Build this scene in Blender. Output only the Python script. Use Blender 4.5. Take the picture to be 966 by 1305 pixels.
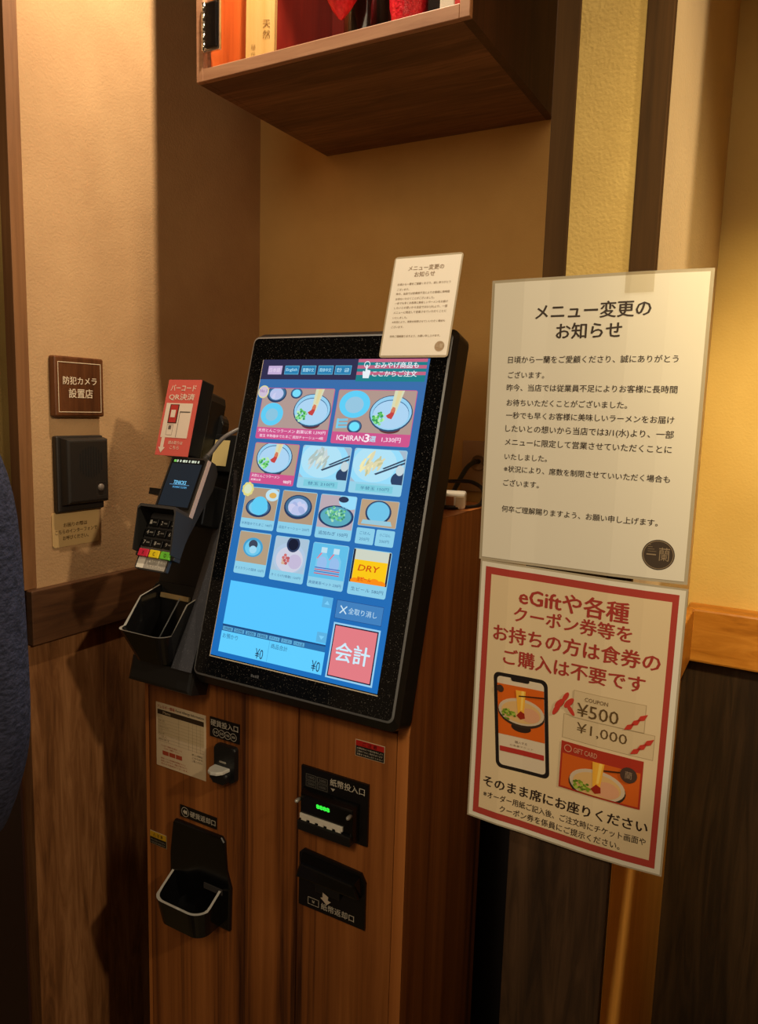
import bpy, bmesh, math, random
from mathutils import Vector, Matrix

random.seed(7)
for _o in list(bpy.data.objects):
    bpy.data.objects.remove(_o)
SC = bpy.context.scene
COL = SC.collection

# ------------------------------------------------------------------ camera
cam_d = bpy.data.cameras.new('camera')
cam = bpy.data.objects.new('camera', cam_d)
COL.objects.link(cam)
cam_d.sensor_fit = 'VERTICAL'
cam_d.sensor_height = 36.0
cam_d.lens = 948.75 / 1305.0 * 36.0
cam_d.clip_start = 0.02
yaw, pit, rol = [math.radians(a) for a in (29.1025, 7.89117, -1.647)]
fw = Vector((-math.sin(yaw) * math.cos(pit), math.cos(yaw) * math.cos(pit), -math.sin(pit)))
rt = Vector((math.cos(yaw), math.sin(yaw), 0))
dn = fw.cross(rt)
r2 = math.cos(rol) * rt + math.sin(rol) * dn
d2 = -math.sin(rol) * rt + math.cos(rol) * dn
cam.matrix_world = Matrix(((r2.x, -d2.x, -fw.x, 0), (r2.y, -d2.y, -fw.y, 0), (r2.z, -d2.z, -fw.z, 1.45), (0, 0, 0, 1)))
SC.camera = cam

# ------------------------------------------------------------------ world, lights, exposure
SC.view_settings.view_transform = 'Standard'
SC.view_settings.look = 'None'
SC.view_settings.exposure = 0.0
SC.view_settings.gamma = 1.0
SC.view_settings.use_curve_mapping = False
wd = bpy.data.worlds.new('world')
SC.world = wd
wd.use_nodes = True
wd.node_tree.nodes['Background'].inputs[0].default_value = (1.0, 0.62, 0.32, 1)
wd.node_tree.nodes['Background'].inputs[1].default_value = 0.10


def lamp(name, kind, loc, energy, color, target=None, **kw):
    d = bpy.data.lights.new(name, kind)
    d.energy = energy
    d.color = color
    for k, v in kw.items():
        setattr(d, k, v)
    o = bpy.data.objects.new(name, d)
    COL.objects.link(o)
    o.location = loc
    if target is not None:
        o.rotation_euler = (Vector(target) - Vector(loc)).to_track_quat('-Z', 'Y').to_euler()
    return o


WARM = (1.0, 0.80, 0.53)
lamp('ceiling_downlight_alcove', 'SPOT', (-0.70, 0.90, 2.57), 52, (1.0, 0.80, 0.56), (-0.95, 0.85, 0),
     spot_size=math.radians(120), spot_blend=0.6, shadow_soft_size=0.012)
lamp('ceiling_spot_aisle', 'SPOT', (1.30, 0.30, 2.30), 78, WARM, (-0.5, 0.85, 0.9),
     spot_size=math.radians(60), spot_blend=0.5, shadow_soft_size=0.05)
lamp('ceiling_downlight_right', 'SPOT', (0.25, 0.20, 2.45), 120, (1.0, 0.76, 0.36), (0.0, 1.33, 1.20),
     spot_size=math.radians(34), spot_blend=0.8, shadow_soft_size=0.10)
lamp('fill_spot_pillar', 'SPOT', (-0.20, -0.70, 2.25), 31, WARM, (-0.22, 0.78, 1.38),
     spot_size=math.radians(40), spot_blend=0.9, shadow_soft_size=0.12)  # added fill aimed at the pillar and posters, no real fixture
lamp('fill_area_room', 'AREA', (-0.20, -0.80, 2.35), 11, WARM, (-0.45, 0.9, 1.1), size=0.8)  # soft fill added for the whole room, no real fixture


# ------------------------------------------------------------------ helpers
def lin(c):
    c = c / 255.0
    return c / 12.92 if c <= 0.04045 else ((c + 0.055) / 1.055) ** 2.4


def rgb(r, g, b):
    return (lin(r), lin(g), lin(b), 1.0)


MATS = {}


def mat(name, col, rough=0.5, metal=0.0, spec=0.5, emit=None, strength=1.0, coat=0.0):
    if name in MATS:
        return MATS[name]
    m = bpy.data.materials.new(name)
    m.use_nodes = True
    b = m.node_tree.nodes['Principled BSDF']
    b.inputs['Base Color'].default_value = col
    b.inputs['Roughness'].default_value = rough
    b.inputs['Metallic'].default_value = metal
    b.inputs['Specular IOR Level'].default_value = spec
    b.inputs['Coat Weight'].default_value = coat
    if emit:
        b.inputs['Emission Color'].default_value = emit
        b.inputs['Emission Strength'].default_value = strength
    MATS[name] = m
    return m


def nodes_of(m):
    return m.node_tree.nodes, m.node_tree.links, m.node_tree.nodes['Principled BSDF']


def noise_mat(name, c1, c2, scale=(1, 1, 1), nscale=10, rough=0.85, bump=0.0, bscale=200, detail=4, lo=0.35, hi=0.65, spec=0.3, mid=None):
    """two- or three-tone procedural noise material in object space"""
    if name in MATS:
        return MATS[name]
    m = mat(name, c1, rough, 0, spec)
    N, L, B = nodes_of(m)
    tc = N.new('ShaderNodeTexCoord')
    mp = N.new('ShaderNodeMapping')
    mp.inputs['Scale'].default_value = scale
    L.new(tc.outputs['Object'], mp.inputs['Vector'])
    nz = N.new('ShaderNodeTexNoise')
    nz.inputs['Scale'].default_value = nscale
    nz.inputs['Detail'].default_value = detail
    nz.inputs['Roughness'].default_value = 0.6
    L.new(mp.outputs[0], nz.inputs['Vector'])
    cr = N.new('ShaderNodeValToRGB')
    cr.color_ramp.elements[0].position = lo
    cr.color_ramp.elements[0].color = c1
    cr.color_ramp.elements[1].position = hi
    cr.color_ramp.elements[1].color = c2
    if mid:
        e = cr.color_ramp.elements.new((lo + hi) / 2)
        e.color = mid
    L.new(nz.outputs['Fac'], cr.inputs[0])
    L.new(cr.outputs[0], B.inputs['Base Color'])
    if bump:
        n2 = N.new('ShaderNodeTexNoise')
        n2.inputs['Scale'].default_value = bscale
        n2.inputs['Detail'].default_value = 3
        L.new(tc.outputs['Object'], n2.inputs['Vector'])
        bp = N.new('ShaderNodeBump')
        bp.inputs['Strength'].default_value = bump
        bp.inputs['Distance'].default_value = 0.002
        L.new(n2.outputs['Fac'], bp.inputs['Height'])
        L.new(bp.outputs[0], B.inputs['Normal'])
    return m


def wood_mat(name, dark, mid, light, axis=2, fine=70, rough=0.45, spec=0.4, stretch=0.05, warp=1.2):
    """straight-grained veneer: noise drawn out along one axis, with darker growth lines"""
    if name in MATS:
        return MATS[name]
    m = mat(name, mid, rough, 0, spec)
    N, L, B = nodes_of(m)
    tc = N.new('ShaderNodeTexCoord')
    mp = N.new('ShaderNodeMapping')
    sc = [1.0, 1.0, 1.0]
    sc[axis] = stretch
    mp.inputs['Scale'].default_value = sc
    L.new(tc.outputs['Object'], mp.inputs['Vector'])
    n1 = N.new('ShaderNodeTexNoise')
    n1.inputs['Scale'].default_value = fine
    n1.inputs['Detail'].default_value = 6
    n1.inputs['Roughness'].default_value = 0.65
    n1.inputs['Distortion'].default_value = warp
    L.new(mp.outputs[0], n1.inputs['Vector'])
    n2 = N.new('ShaderNodeTexNoise')
    n2.inputs['Scale'].default_value = fine * 0.22
    n2.inputs['Detail'].default_value = 3
    n2.inputs['Distortion'].default_value = warp * 0.6
    L.new(mp.outputs[0], n2.inputs['Vector'])
    mx = N.new('ShaderNodeMath')
    mx.operation = 'MULTIPLY_ADD'
    mx.inputs[1].default_value = 0.5
    L.new(n1.outputs['Fac'], mx.inputs[0])
    m2 = N.new('ShaderNodeMath')
    m2.operation = 'MULTIPLY'
    m2.inputs[1].default_value = 0.5
    L.new(n2.outputs['Fac'], m2.inputs[0])
    L.new(m2.outputs[0], mx.inputs[2])
    cr = N.new('ShaderNodeValToRGB')
    cr.color_ramp.elements[0].position = 0.36
    cr.color_ramp.elements[0].color = dark
    cr.color_ramp.elements[1].position = 0.62
    cr.color_ramp.elements[1].color = light
    e = cr.color_ramp.elements.new(0.47)
    e.color = mid
    L.new(mx.outputs[0], cr.inputs[0])
    L.new(cr.outputs[0], B.inputs['Base Color'])
    return m


def speck_mat(name, base, speck, rough, scale=900, thr=0.68, spec=0.5):
    """dark surface with a fine sprinkle of dust"""
    if name in MATS:
        return MATS[name]
    m = mat(name, base, rough, 0, spec)
    N, L, B = nodes_of(m)
    tc = N.new('ShaderNodeTexCoord')
    nz = N.new('ShaderNodeTexNoise')
    nz.inputs['Scale'].default_value = scale
    nz.inputs['Detail'].default_value = 1
    L.new(tc.outputs['Object'], nz.inputs['Vector'])
    cr = N.new('ShaderNodeValToRGB')
    cr.color_ramp.elements[0].position = thr
    cr.color_ramp.elements[0].color = base
    cr.color_ramp.elements[1].position = thr + 0.08
    cr.color_ramp.elements[1].color = speck
    L.new(nz.outputs['Fac'], cr.inputs[0])
    L.new(cr.outputs[0], B.inputs['Base Color'])
    r2_ = N.new('ShaderNodeMapRange')
    r2_.inputs['From Min'].default_value = thr
    r2_.inputs['From Max'].default_value = thr + 0.08
    r2_.inputs['To Min'].default_value = rough
    r2_.inputs['To Max'].default_value = 0.8
    L.new(nz.outputs['Fac'], r2_.inputs['Value'])
    L.new(r2_.outputs[0], B.inputs['Roughness'])
    return m


def glow(r, g, b, k=1.0):
    n = 'display_%d_%d_%d_%d' % (r, g, b, int(k * 100))
    if n in MATS:
        return MATS[n]
    c = rgb(r, g, b)
    return mat(n, (0.005, 0.005, 0.005, 1), 0.35, 0, 0.2, emit=c, strength=k)


def ink(r, g, b, rough=0.45):
    return mat('ink_%d_%d_%d' % (r, g, b), rgb(r, g, b), rough, 0, 0.3)


class Frame:
    def __init__(s, o, a, b, c):
        s.o, s.a, s.b, s.c = Vector(o), Vector(a), Vector(b), Vector(c)

    def __call__(s, p):
        return s.o + s.a * p[0] + s.b * p[1] + s.c * p[2]


WORLD = Frame((0, 0, 0), (1, 0, 0), (0, 1, 0), (0, 0, 1))


def front(y):   # a = x, b = z, c = out towards the room
    return Frame((0, y, 0), (1, 0, 0), (0, 0, 1), (0, -1, 0))


def leftwall(x):  # a = y, b = z, c = out into the room
    return Frame((x, 0, 0), (0, 1, 0), (0, 0, 1), (1, 0, 0))


TEXTS = {}


def text_geo(s):
    k = s
    if k not in TEXTS:
        cu = bpy.data.curves.new('t', 'FONT')
        cu.body = s
        cu.size = 1.0
        cu.resolution_u = 2
        ob = bpy.data.objects.new('t', cu)
        me = bpy.data.meshes.new_from_object(ob)
        vs = [(v.co.x, v.co.y) for v in me.vertices]
        fs = [tuple(p.vertices) for p in me.polygons]
        bpy.data.objects.remove(ob)
        bpy.data.curves.remove(cu)
        bpy.data.meshes.remove(me)
        xs = [v[0] for v in vs] or [0, 1]
        ys = [v[1] for v in vs] or [0, 1]
        TEXTS[k] = (vs, fs, (min(xs), max(xs), min(ys), max(ys)))
    return TEXTS[k]


class MB:
    def __init__(s, frame=WORLD):
        s.bm = bmesh.new()
        s.fr = frame
        s.mats = []

    def mi(s, m):
        if m not in s.mats:
            s.mats.append(m)
        return s.mats.index(m)

    def face(s, pts, m, fr=None):
        fr = fr or s.fr
        try:
            f = s.bm.faces.new([s.bm.verts.new(fr(p)) for p in pts])
            f.material_index = s.mi(m)
            return f
        except ValueError:
            return None

    def rect(s, a0, b0, a1, b1, c, m, fr=None):
        return s.face([(a0, b0, c), (a1, b0, c), (a1, b1, c), (a0, b1, c)], m, fr)

    def poly(s, pts, c, m, clip=None, fr=None):
        if clip:
            x0, y0, x1, y1 = clip
            for ax, lim, sg in ((0, x0, 1), (0, x1, -1), (1, y0, 1), (1, y1, -1)):
                out = []
                for i in range(len(pts)):
                    p, q = pts[i - 1], pts[i]
                    dp, dq = sg * (p[ax] - lim), sg * (q[ax] - lim)
                    if (dp >= 0) != (dq >= 0):
                        t = dp / (dp - dq)
                        out.append((p[0] + (q[0] - p[0]) * t, p[1] + (q[1] - p[1]) * t))
                    if dq >= 0:
                        out.append(q)
                pts = out
                if len(pts) < 3:
                    return
        s.face([(p[0], p[1], c) for p in pts], m, fr)

    def ell(s, cx, cy, rx, ry, c, m, clip=None, n=28, rot=0, fr=None):
        pts = []
        for i in range(n):
            t = 2 * math.pi * i / n
            x, y = rx * math.cos(t), ry * math.sin(t)
            pts.append((cx + x * math.cos(rot) - y * math.sin(rot), cy + x * math.sin(rot) + y * math.cos(rot)))
        s.poly(pts, c, m, clip, fr)

    def ring(s, cx, cy, r, w, c, m, n=28, fr=None, sy=1.0):
        for i in range(n):
            t, u = 2 * math.pi * i / n, 2 * math.pi * (i + 1) / n
            s.face([(cx + (r - w) * math.cos(t), cy + sy * (r - w) * math.sin(t), c), (cx + r * math.cos(t), cy + sy * r * math.sin(t), c),
                    (cx + r * math.cos(u), cy + sy * r * math.sin(u), c), (cx + (r - w) * math.cos(u), cy + sy * (r - w) * math.sin(u), c)], m, fr)

    def frame_rect(s, a0, b0, a1, b1, w, c, m, fr=None):
        s.rect(a0, b0, a1, b0 + w, c, m, fr)
        s.rect(a0, b1 - w, a1, b1, c, m, fr)
        s.rect(a0, b0 + w, a0 + w, b1 - w, c, m, fr)
        s.rect(a1 - w, b0 + w, a1, b1 - w, c, m, fr)

    def text(s, t, a0, a1, bc, c, m, bold=0.0, h=None, slope=0.0, fr=None, skew=0.0):
        vs, fs, (x0, x1, y0, y1) = text_geo(t)
        fr = fr or s.fr
        k = (a1 - a0) / max(x1 - x0, 1e-6)
        kh = k if h is None else h / max(y1 - y0, 1e-6)
        i = s.mi(m)
        for n, (ox, oy) in enumerate(((0, 0),) if not bold else ((-bold, 0), (bold, 0), (0, bold * 0.6), (0, -bold * 0.6))):
            bv = []
            for x, y in vs:
                x, y = x + ox, y + oy
                a = a0 + (x - x0) * k + skew * (y - (y0 + y1) / 2) * kh
                b = bc + (y - (y0 + y1) / 2) * kh + slope * (a - (a0 + a1) / 2)
                bv.append(s.bm.verts.new(fr((a, b, c + n * 2e-5))))
            for f in fs:
                try:
                    s.bm.faces.new([bv[j] for j in f]).material_index = i
                except ValueError:
                    pass

    def box(s, a0, b0, c0, a1, b1, c1, m, bev=0.0, seg=2, fr=None):
        fr = fr or s.fr
        t = bmesh.new()
        bmesh.ops.create_cube(t, size=1.0)
        for v in t.verts:
            v.co = Vector((a0 + (v.co.x + .5) * (a1 - a0), b0 + (v.co.y + .5) * (b1 - b0), c0 + (v.co.z + .5) * (c1 - c0)))
        if bev > 0:
            bmesh.ops.bevel(t, geom=t.edges[:], offset=bev, segments=seg, affect='EDGES', profile=0.5)
        s.merge(t, m, fr)

    def merge(s, t, m, fr=None):
        fr = fr or s.fr
        i = s.mi(m)
        mp = {}
        for v in t.verts:
            mp[v] = s.bm.verts.new(fr(v.co))
        for f in t.faces:
            try:
                g = s.bm.faces.new([mp[v] for v in f.verts])
                g.material_index = i
                g.smooth = f.smooth
            except ValueError:
                pass
        t.free()

    def prism(s, pts, c0, c1, m, bev=0.0, seg=2, fr=None, top=None):
        """outline in (a,b) pushed from c0 to c1; top = optional other outline at c1"""
        t = bmesh.new()
        lo = [t.verts.new((p[0], p[1], c0)) for p in pts]
        hi = [t.verts.new((p[0], p[1], c1)) for p in (top or pts)]
        n = len(pts)
        t.faces.new(lo[::-1])
        ft = t.faces.new(hi)
        for i in range(n):
            t.faces.new([lo[i], lo[(i + 1) % n], hi[(i + 1) % n], hi[i]])
        if bev > 0:
            bmesh.ops.bevel(t, geom=list(ft.edges), offset=bev, segments=seg, affect='EDGES', profile=0.5)
        s.merge(t, m, fr)

    def lathe(s, prof, m, o=(0, 0, 0), n=24, fr=None, smooth=True):
        """profile of (radius, height) turned about the frame's c axis at o"""
        t = bmesh.new()
        rings = []
        for r, h in prof:
            if r < 1e-6:
                rings.append([t.verts.new((o[0], o[1], o[2] + h))])
            else:
                rings.append([t.verts.new((o[0] + r * math.cos(2 * math.pi * i / n), o[1] + r * math.sin(2 * math.pi * i / n), o[2] + h)) for i in range(n)])
        for A, Bq in zip(rings, rings[1:]):
            for i in range(n):
                j = (i + 1) % n
                q = [A[i % len(A)], A[j % len(A)], Bq[j % len(Bq)], Bq[i % len(Bq)]]
                q = list(dict.fromkeys(q))
                if len(q) > 2:
                    t.faces.new(q).smooth = smooth
        s.merge(t, m, fr)

    def tube(s, pts, r, m, n=8, fr=None):
        fr = fr or s.fr
        P = [fr(p) for p in pts]
        i = s.mi(m)
        prev = None
        up = Vector((0.13, 0.37, 0.92))
        rings = []
        for k, p in enumerate(P):
            d = (P[min(k + 1, len(P) - 1)] - P[max(k - 1, 0)]).normalized()
            x = d.cross(up)
            if x.length < 1e-3:
                x = d.cross(Vector((1, 0, 0)))
            x.normalize()
            y = d.cross(x)
            rr = r[k] if isinstance(r, (list, tuple)) else r
            rings.append([s.bm.verts.new(p + x * rr * math.cos(2 * math.pi * j / n) + y * rr * math.sin(2 * math.pi * j / n)) for j in range(n)])
        for A, Bq in zip(rings, rings[1:]):
            for j in range(n):
                f = s.bm.faces.new([A[j], A[(j + 1) % n], Bq[(j + 1) % n], Bq[j]])
                f.material_index = i
                f.smooth = True
        for R_, rev in ((rings[0], True), (rings[-1], False)):
            f = s.bm.faces.new(R_[::-1] if rev else R_)
            f.material_index = i

    def build(s, name, parent=None, kind=None, label=None, cat=None, group=None, fix=True):
        if fix:
            bmesh.ops.recalc_face_normals(s.bm, faces=[f for f in s.bm.faces])
        me = bpy.data.meshes.new(name)
        if parent is None:
            cs = [v.co for v in s.bm.verts]
            lo = [min(c[i] for c in cs) for i in range(3)]
            hi = [max(c[i] for c in cs) for i in range(3)]
            org = Vector(((lo[0] + hi[0]) / 2, (lo[1] + hi[1]) / 2, lo[2])) if kind != 'structure' else Vector((0, 0, 0))
        else:
            org = world_loc(parent)
        for v in s.bm.verts:
            v.co -= org
        s.bm.to_mesh(me)
        s.bm.free()
        for m in s.mats:
            me.materials.append(m)
        o = bpy.data.objects.new(name, me)
        COL.objects.link(o)
        if parent is None:
            o.location = org
        else:
            o.parent = parent
        if kind:
            o['kind'] = kind
        if label:
            o['label'] = label
        if cat:
            o['category'] = cat
        if group:
            o['group'] = group
        return o


def world_loc(o):
    v = Vector((0, 0, 0))
    while o is not None:
        v += Vector(o.location)
        o = o.parent
    return v


def thing(name, loc, label, cat, group=None):
    o = bpy.data.objects.new(name, None)
    COL.objects.link(o)
    o.location = loc
    o.empty_display_size = 0.05
    o['label'] = label
    o['category'] = cat
    if group:
        o['group'] = group
    return o


def rrect(a0, b0, a1, b1, r, n=5):
    pts = []
    for cx, cy, t0 in ((a1 - r, b0 + r, -90), (a1 - r, b1 - r, 0), (a0 + r, b1 - r, 90), (a0 + r, b0 + r, 180)):
        for i in range(n + 1):
            t = math.radians(t0 + 90 * i / n)
            pts.append((cx + r * math.cos(t), cy + r * math.sin(t)))
    return pts


def smooth_path(pts, n=8):
    """Catmull-Rom through the given points"""
    P = [Vector(p) for p in pts]
    P = [2 * P[0] - P[1]] + P + [2 * P[-1] - P[-2]]
    out = []
    for i in range(1, len(P) - 2):
        for k in range(n):
            t = k / n
            out.append(0.5 * (2 * P[i] + (P[i + 1] - P[i - 1]) * t + (2 * P[i - 1] - 5 * P[i] + 4 * P[i + 1] - P[i + 2]) * t * t + (3 * P[i] - P[i - 1] - 3 * P[i + 1] + P[i + 2]) * t ** 3))
    out.append(P[-2])
    return [tuple(p) for p in out]


# ------------------------------------------------------------------ materials of the room
M_PLASTER = noise_mat('plaster_tan', rgb(186, 148, 106), rgb(198, 160, 116), nscale=6, rough=0.9, bump=0.35, bscale=260)
M_PLASTER_BACK = noise_mat('plaster_brown', rgb(206, 162, 96), rgb(216, 172, 104), nscale=5, rough=0.9, bump=0.3, bscale=260)
M_PLASTER_OLIVE = noise_mat('plaster_olive', rgb(186, 156, 90), rgb(200, 170, 102), nscale=9, rough=0.9, bump=0.5, bscale=300)
M_PLASTER_CREAM = noise_mat('plaster_cream', rgb(192, 168, 130), rgb(200, 176, 138), nscale=5, rough=0.9, bump=0.3, bscale=260)
M_PLASTER_YEL = noise_mat('plaster_yellow', rgb(206, 174, 104), rgb(214, 184, 114), nscale=5, rough=0.9, bump=0.3, bscale=260)
M_TRIM = wood_mat('trim_brown_wood', rgb(56, 38, 18), rgb(68, 46, 22), rgb(82, 56, 28), axis=2, fine=60, rough=0.8, spec=0.15)
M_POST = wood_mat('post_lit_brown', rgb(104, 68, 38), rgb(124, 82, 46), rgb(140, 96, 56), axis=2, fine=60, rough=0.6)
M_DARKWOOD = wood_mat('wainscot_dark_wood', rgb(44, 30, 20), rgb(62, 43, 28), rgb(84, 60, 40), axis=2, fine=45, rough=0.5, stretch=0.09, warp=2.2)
M_PANELWOOD = wood_mat('wainscot_brown_wood', rgb(88, 55, 30), rgb(124, 80, 44), rgb(158, 110, 68), axis=2, fine=46, rough=0.5, stretch=0.1, warp=2.0)
M_RAIL = wood_mat('rail_brown_wood', rgb(62, 38, 22), rgb(80, 50, 28), rgb(100, 66, 40), axis=1, fine=40, rough=0.5, stretch=0.12, warp=1.8)
M_LEDGE = wood_mat('ledge_orange_wood', rgb(140, 86, 26), rgb(176, 114, 38), rgb(196, 134, 54), axis=0, fine=60, rough=0.4, stretch=0.15, warp=2.0)
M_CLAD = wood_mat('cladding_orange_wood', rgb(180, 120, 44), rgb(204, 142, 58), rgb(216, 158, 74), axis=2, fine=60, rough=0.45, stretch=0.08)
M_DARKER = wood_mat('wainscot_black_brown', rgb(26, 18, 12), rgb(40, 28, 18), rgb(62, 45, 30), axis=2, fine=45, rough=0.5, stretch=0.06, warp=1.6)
M_CASEWOOD = wood_mat('case_walnut', rgb(88, 58, 40), rgb(112, 76, 54), rgb(146, 104, 76), axis=0, fine=50, rough=0.5, stretch=0.08, warp=2.0)
M_FRAMEWOOD = wood_mat('case_frame_wood', rgb(140, 98, 72), rgb(166, 120, 90), rgb(184, 138, 106), axis=0, fine=70, rough=0.55, stretch=0.1)
M_TEAK = wood_mat('kiosk_teak_veneer', rgb(66, 32, 14), rgb(144, 84, 38), rgb(180, 112, 56), axis=2, fine=52, rough=0.42, stretch=0.022, warp=0.5)
M_TEAK_EDGE = wood_mat('kiosk_teak_edge', rgb(140, 80, 36), rgb(176, 106, 50), rgb(196, 124, 64), axis=2, fine=40, rough=0.4, stretch=0.02, warp=0.4)
M_FLOOR = noise_mat('floor_olive_stone', rgb(92, 78, 48), rgb(112, 96, 62), nscale=14, rough=0.5)
M_CEIL = noise_mat('ceiling_brown', rgb(96, 74, 50), rgb(104, 80, 54), nscale=6, rough=0.9)

M_BLACK = mat('black_plastic_satin', rgb(22, 22, 23), 0.35, 0, 0.5)
M_BLACKGLOSS = mat('black_plastic_gloss', rgb(13, 13, 14), 0.16, 0, 0.5)
M_BLACKMAT = mat('black_plastic_matt', rgb(28, 27, 26), 0.6, 0, 0.3)
M_GLASSBLK = speck_mat('bezel_glass_black', rgb(9, 10, 12), rgb(84, 80, 76), 0.10, 620, 0.66)
M_GREYSTRIP = speck_mat('dusty_lit_strip', rgb(62, 63, 70), rgb(120, 120, 126), 0.5, 700, 0.66)
M_RIMGREY = mat('bezel_rim_grey', rgb(120, 122, 126), 0.3, 0.3, 0.6)
M_SILVER = mat('silver_edge', rgb(205, 200, 190), 0.25, 0.9)
M_EDGEGLINT = mat('screen_edge_glint', rgb(214, 204, 184), 0.4)  # reflection along the glass edge painted as a pale line
M_CHROME = mat('chrome', rgb(225, 225, 222), 0.12, 1.0)
M_WHITE = mat('white_plastic', rgb(232, 226, 212), 0.4)
M_PAPER = mat('white_paper', rgb(226, 220, 204), 0.35, 0, 0.4)
M_LAMINATE = mat('laminate_margin', rgb(178, 166, 142), 0.2, 0, 0.5)
M_DARKGREY = mat('dark_grey_plastic', rgb(58, 55, 54), 0.45)


def clear_glass(name, tint=(1, 1, 1, 1), gloss=0.08):
    m = mat(name, tint, 0.05)
    N, L, B = nodes_of(m)
    out = N['Material Output']
    tr = N.new('ShaderNodeBsdfTransparent')
    tr.inputs[0].default_value = tint
    gl = N.new('ShaderNodeBsdfGlossy')
    gl.inputs['Roughness'].default_value = 0.03
    mx = N.new('ShaderNodeMixShader')
    mx.inputs[0].default_value = gloss
    L.new(tr.outputs[0], mx.inputs[1])
    L.new(gl.outputs[0], mx.inputs[2])
    L.new(mx.outputs[0], out.inputs['Surface'])
    return m


M_GLASS = clear_glass('clear_glass')


# ------------------------------------------------------------------ setting
def slab(name, x0, y0, z0, x1, y1, z1, m, bev=0.0):
    b = MB()
    b.box(x0, y0, z0, x1, y1, z1, m, bev)
    return b.build(name, kind='structure')


slab('floor', -2.4, -2.2, -0.06, 1.6, 1.52, 0.0, M_FLOOR)
slab('ceiling', -2.4, -2.2, 2.62, 1.6, 1.52, 2.7, M_CEIL)
slab('wall_left', -1.23, 0.80, 0.0, -1.11, 1.40, 2.62, M_PLASTER)
slab('wall_back', -1.23, 1.40, 0.0, -0.2445, 1.52, 2.62, M_PLASTER_BACK)
slab('wall_right_of_alcove', -0.2445, 0.78, 0.0, -0.137, 1.52, 2.62, M_PLASTER_CREAM)
slab('wall_pillar', -0.2225, 0.7775, 1.0, -0.1600, 0.782, 2.62, M_PLASTER_OLIVE)
slab('wall_right', -0.137, 1.33, 0.0, 0.60, 1.52, 2.62, M_PLASTER_YEL)
slab('wall_front_left', -2.4, 0.78, 0.0, -1.23, 0.90, 2.62, M_PLASTER_OLIVE)
slab('shade_beam', -0.137, 0.80, 2.12, 0.34, 1.33, 2.62, M_PLASTER_YEL)  # unseen beam added to shade the top of the right wall
slab('shade_wall_aisle', 0.34, 0.76, 0.0, 0.60, 1.33, 2.62, M_PLASTER_YEL)  # unseen wall added to cut off the aisle spot on the pillar side
# corner posts and edge strips
slab('trim_1', -1.1325, 0.776, 1.13, -1.1085, 0.80, 2.62, M_POST, 0.001)
slab('trim_2', -0.2465, 0.775, 1.0, -0.2225, 0.80, 2.62, M_TRIM, 0.001)
slab('trim_3', -0.1600, 0.775, 1.0, -0.1350, 0.787, 2.62, M_TRIM, 0.001)
slab('trim_4', -1.23, 0.781, 1.13, -1.1325, 0.80, 2.62, M_PLASTER_OLIVE)
# rail and wainscot on the left wall
slab('trim_5', -1.11, 0.779, 1.035, -1.0945, 1.40, 1.130, M_RAIL, 0.002)
slab('trim_8', -1.23, 0.776, 0.0, -1.1045, 1.40, 1.035, M_PANELWOOD, 0.001)
slab('trim_9', -2.4, 0.772, 0.0, -1.135, 0.782, 1.13, mat('wainscot_red_brown', rgb(62, 36, 30), 0.5))
# wood cladding below the olive pillar and right wall
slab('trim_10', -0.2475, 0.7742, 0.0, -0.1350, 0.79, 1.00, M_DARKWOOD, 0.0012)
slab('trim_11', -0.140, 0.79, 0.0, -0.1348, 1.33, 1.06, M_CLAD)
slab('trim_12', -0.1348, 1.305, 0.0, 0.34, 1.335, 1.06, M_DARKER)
slab('trim_6', -0.1348, 1.288, 1.052, 0.34, 1.335, 1.142, M_LEDGE, 0.004)
slab('trim_7', -0.1400, 0.86, 1.052, -0.1225, 1.292, 1.142, M_LEDGE, 0.003)

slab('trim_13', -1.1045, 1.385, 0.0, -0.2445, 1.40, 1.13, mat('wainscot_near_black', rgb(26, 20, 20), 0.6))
b = MB(leftwall(0.34)); b.prism([(0.08, 0), (0.207, 0), (0.723, 1.45), (0.585, 1.45)], 0.0, 0.02, M_DARKWOOD); b.build('shade_board_left', kind='structure')  # unseen leaning board added to block the aisle spot low down
b = MB(leftwall(0.34)); b.prism([(0.486, 0), (0.759, 0), (0.759, 1.45), (0.755, 1.45)], 0.0, 0.02, M_DARKWOOD); b.build('shade_board_right', kind='structure')  # second board added out of view, leaving a slit of light

# ------------------------------------------------------------------ display case on the back wall
case = thing('display_case', (-0.684, 1.2, 1.979), 'dark wooden wall display case with glass front hanging above the ordering machine', 'display case')
b = MB(); b.box(-0.9148, 1.0125, 1.9792, -0.4532, 1.3978, 1.996, M_CASEWOOD); b.build('bottom_panel', case)
b = MB(); b.box(-0.9148, 1.0125, 2.45, -0.4532, 1.3978, 2.466, M_CASEWOOD); b.build('top_panel', case)
M_INNER = wood_mat('case_inner_orange_wood', rgb(170, 70, 22), rgb(196, 86, 30), rgb(214, 106, 44), axis=2, fine=60, rough=0.45, stretch=0.04, warp=0.5)
M_INNERRED = wood_mat('case_inner_red_wood', rgb(96, 20, 14), rgb(116, 26, 18), rgb(134, 36, 24), axis=2, fine=40, rough=0.4, stretch=0.06)
b = MB()
b.box(-0.929, 1.010, 1.979, -0.915, 1.398, 2.466, M_CASEWOOD)
b.rect(1.02, 1.997, 1.17, 2.449, 0.0006, M_INNER, leftwall(-0.915)); b.rect(1.17, 1.997, 1.386, 2.449, 0.0006, M_INNERRED, leftwall(-0.915))
b.build('side_panel', case)
M_CASESIDE = wood_mat('case_side_walnut', rgb(50, 28, 18), rgb(64, 38, 24), rgb(84, 52, 34), axis=2, fine=40, rough=0.5, stretch=0.08)
b = MB(); b.box(-0.453, 1.010, 1.979, -0.439, 1.398, 2.466, M_CASESIDE); b.build('side_panel', case)
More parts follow.
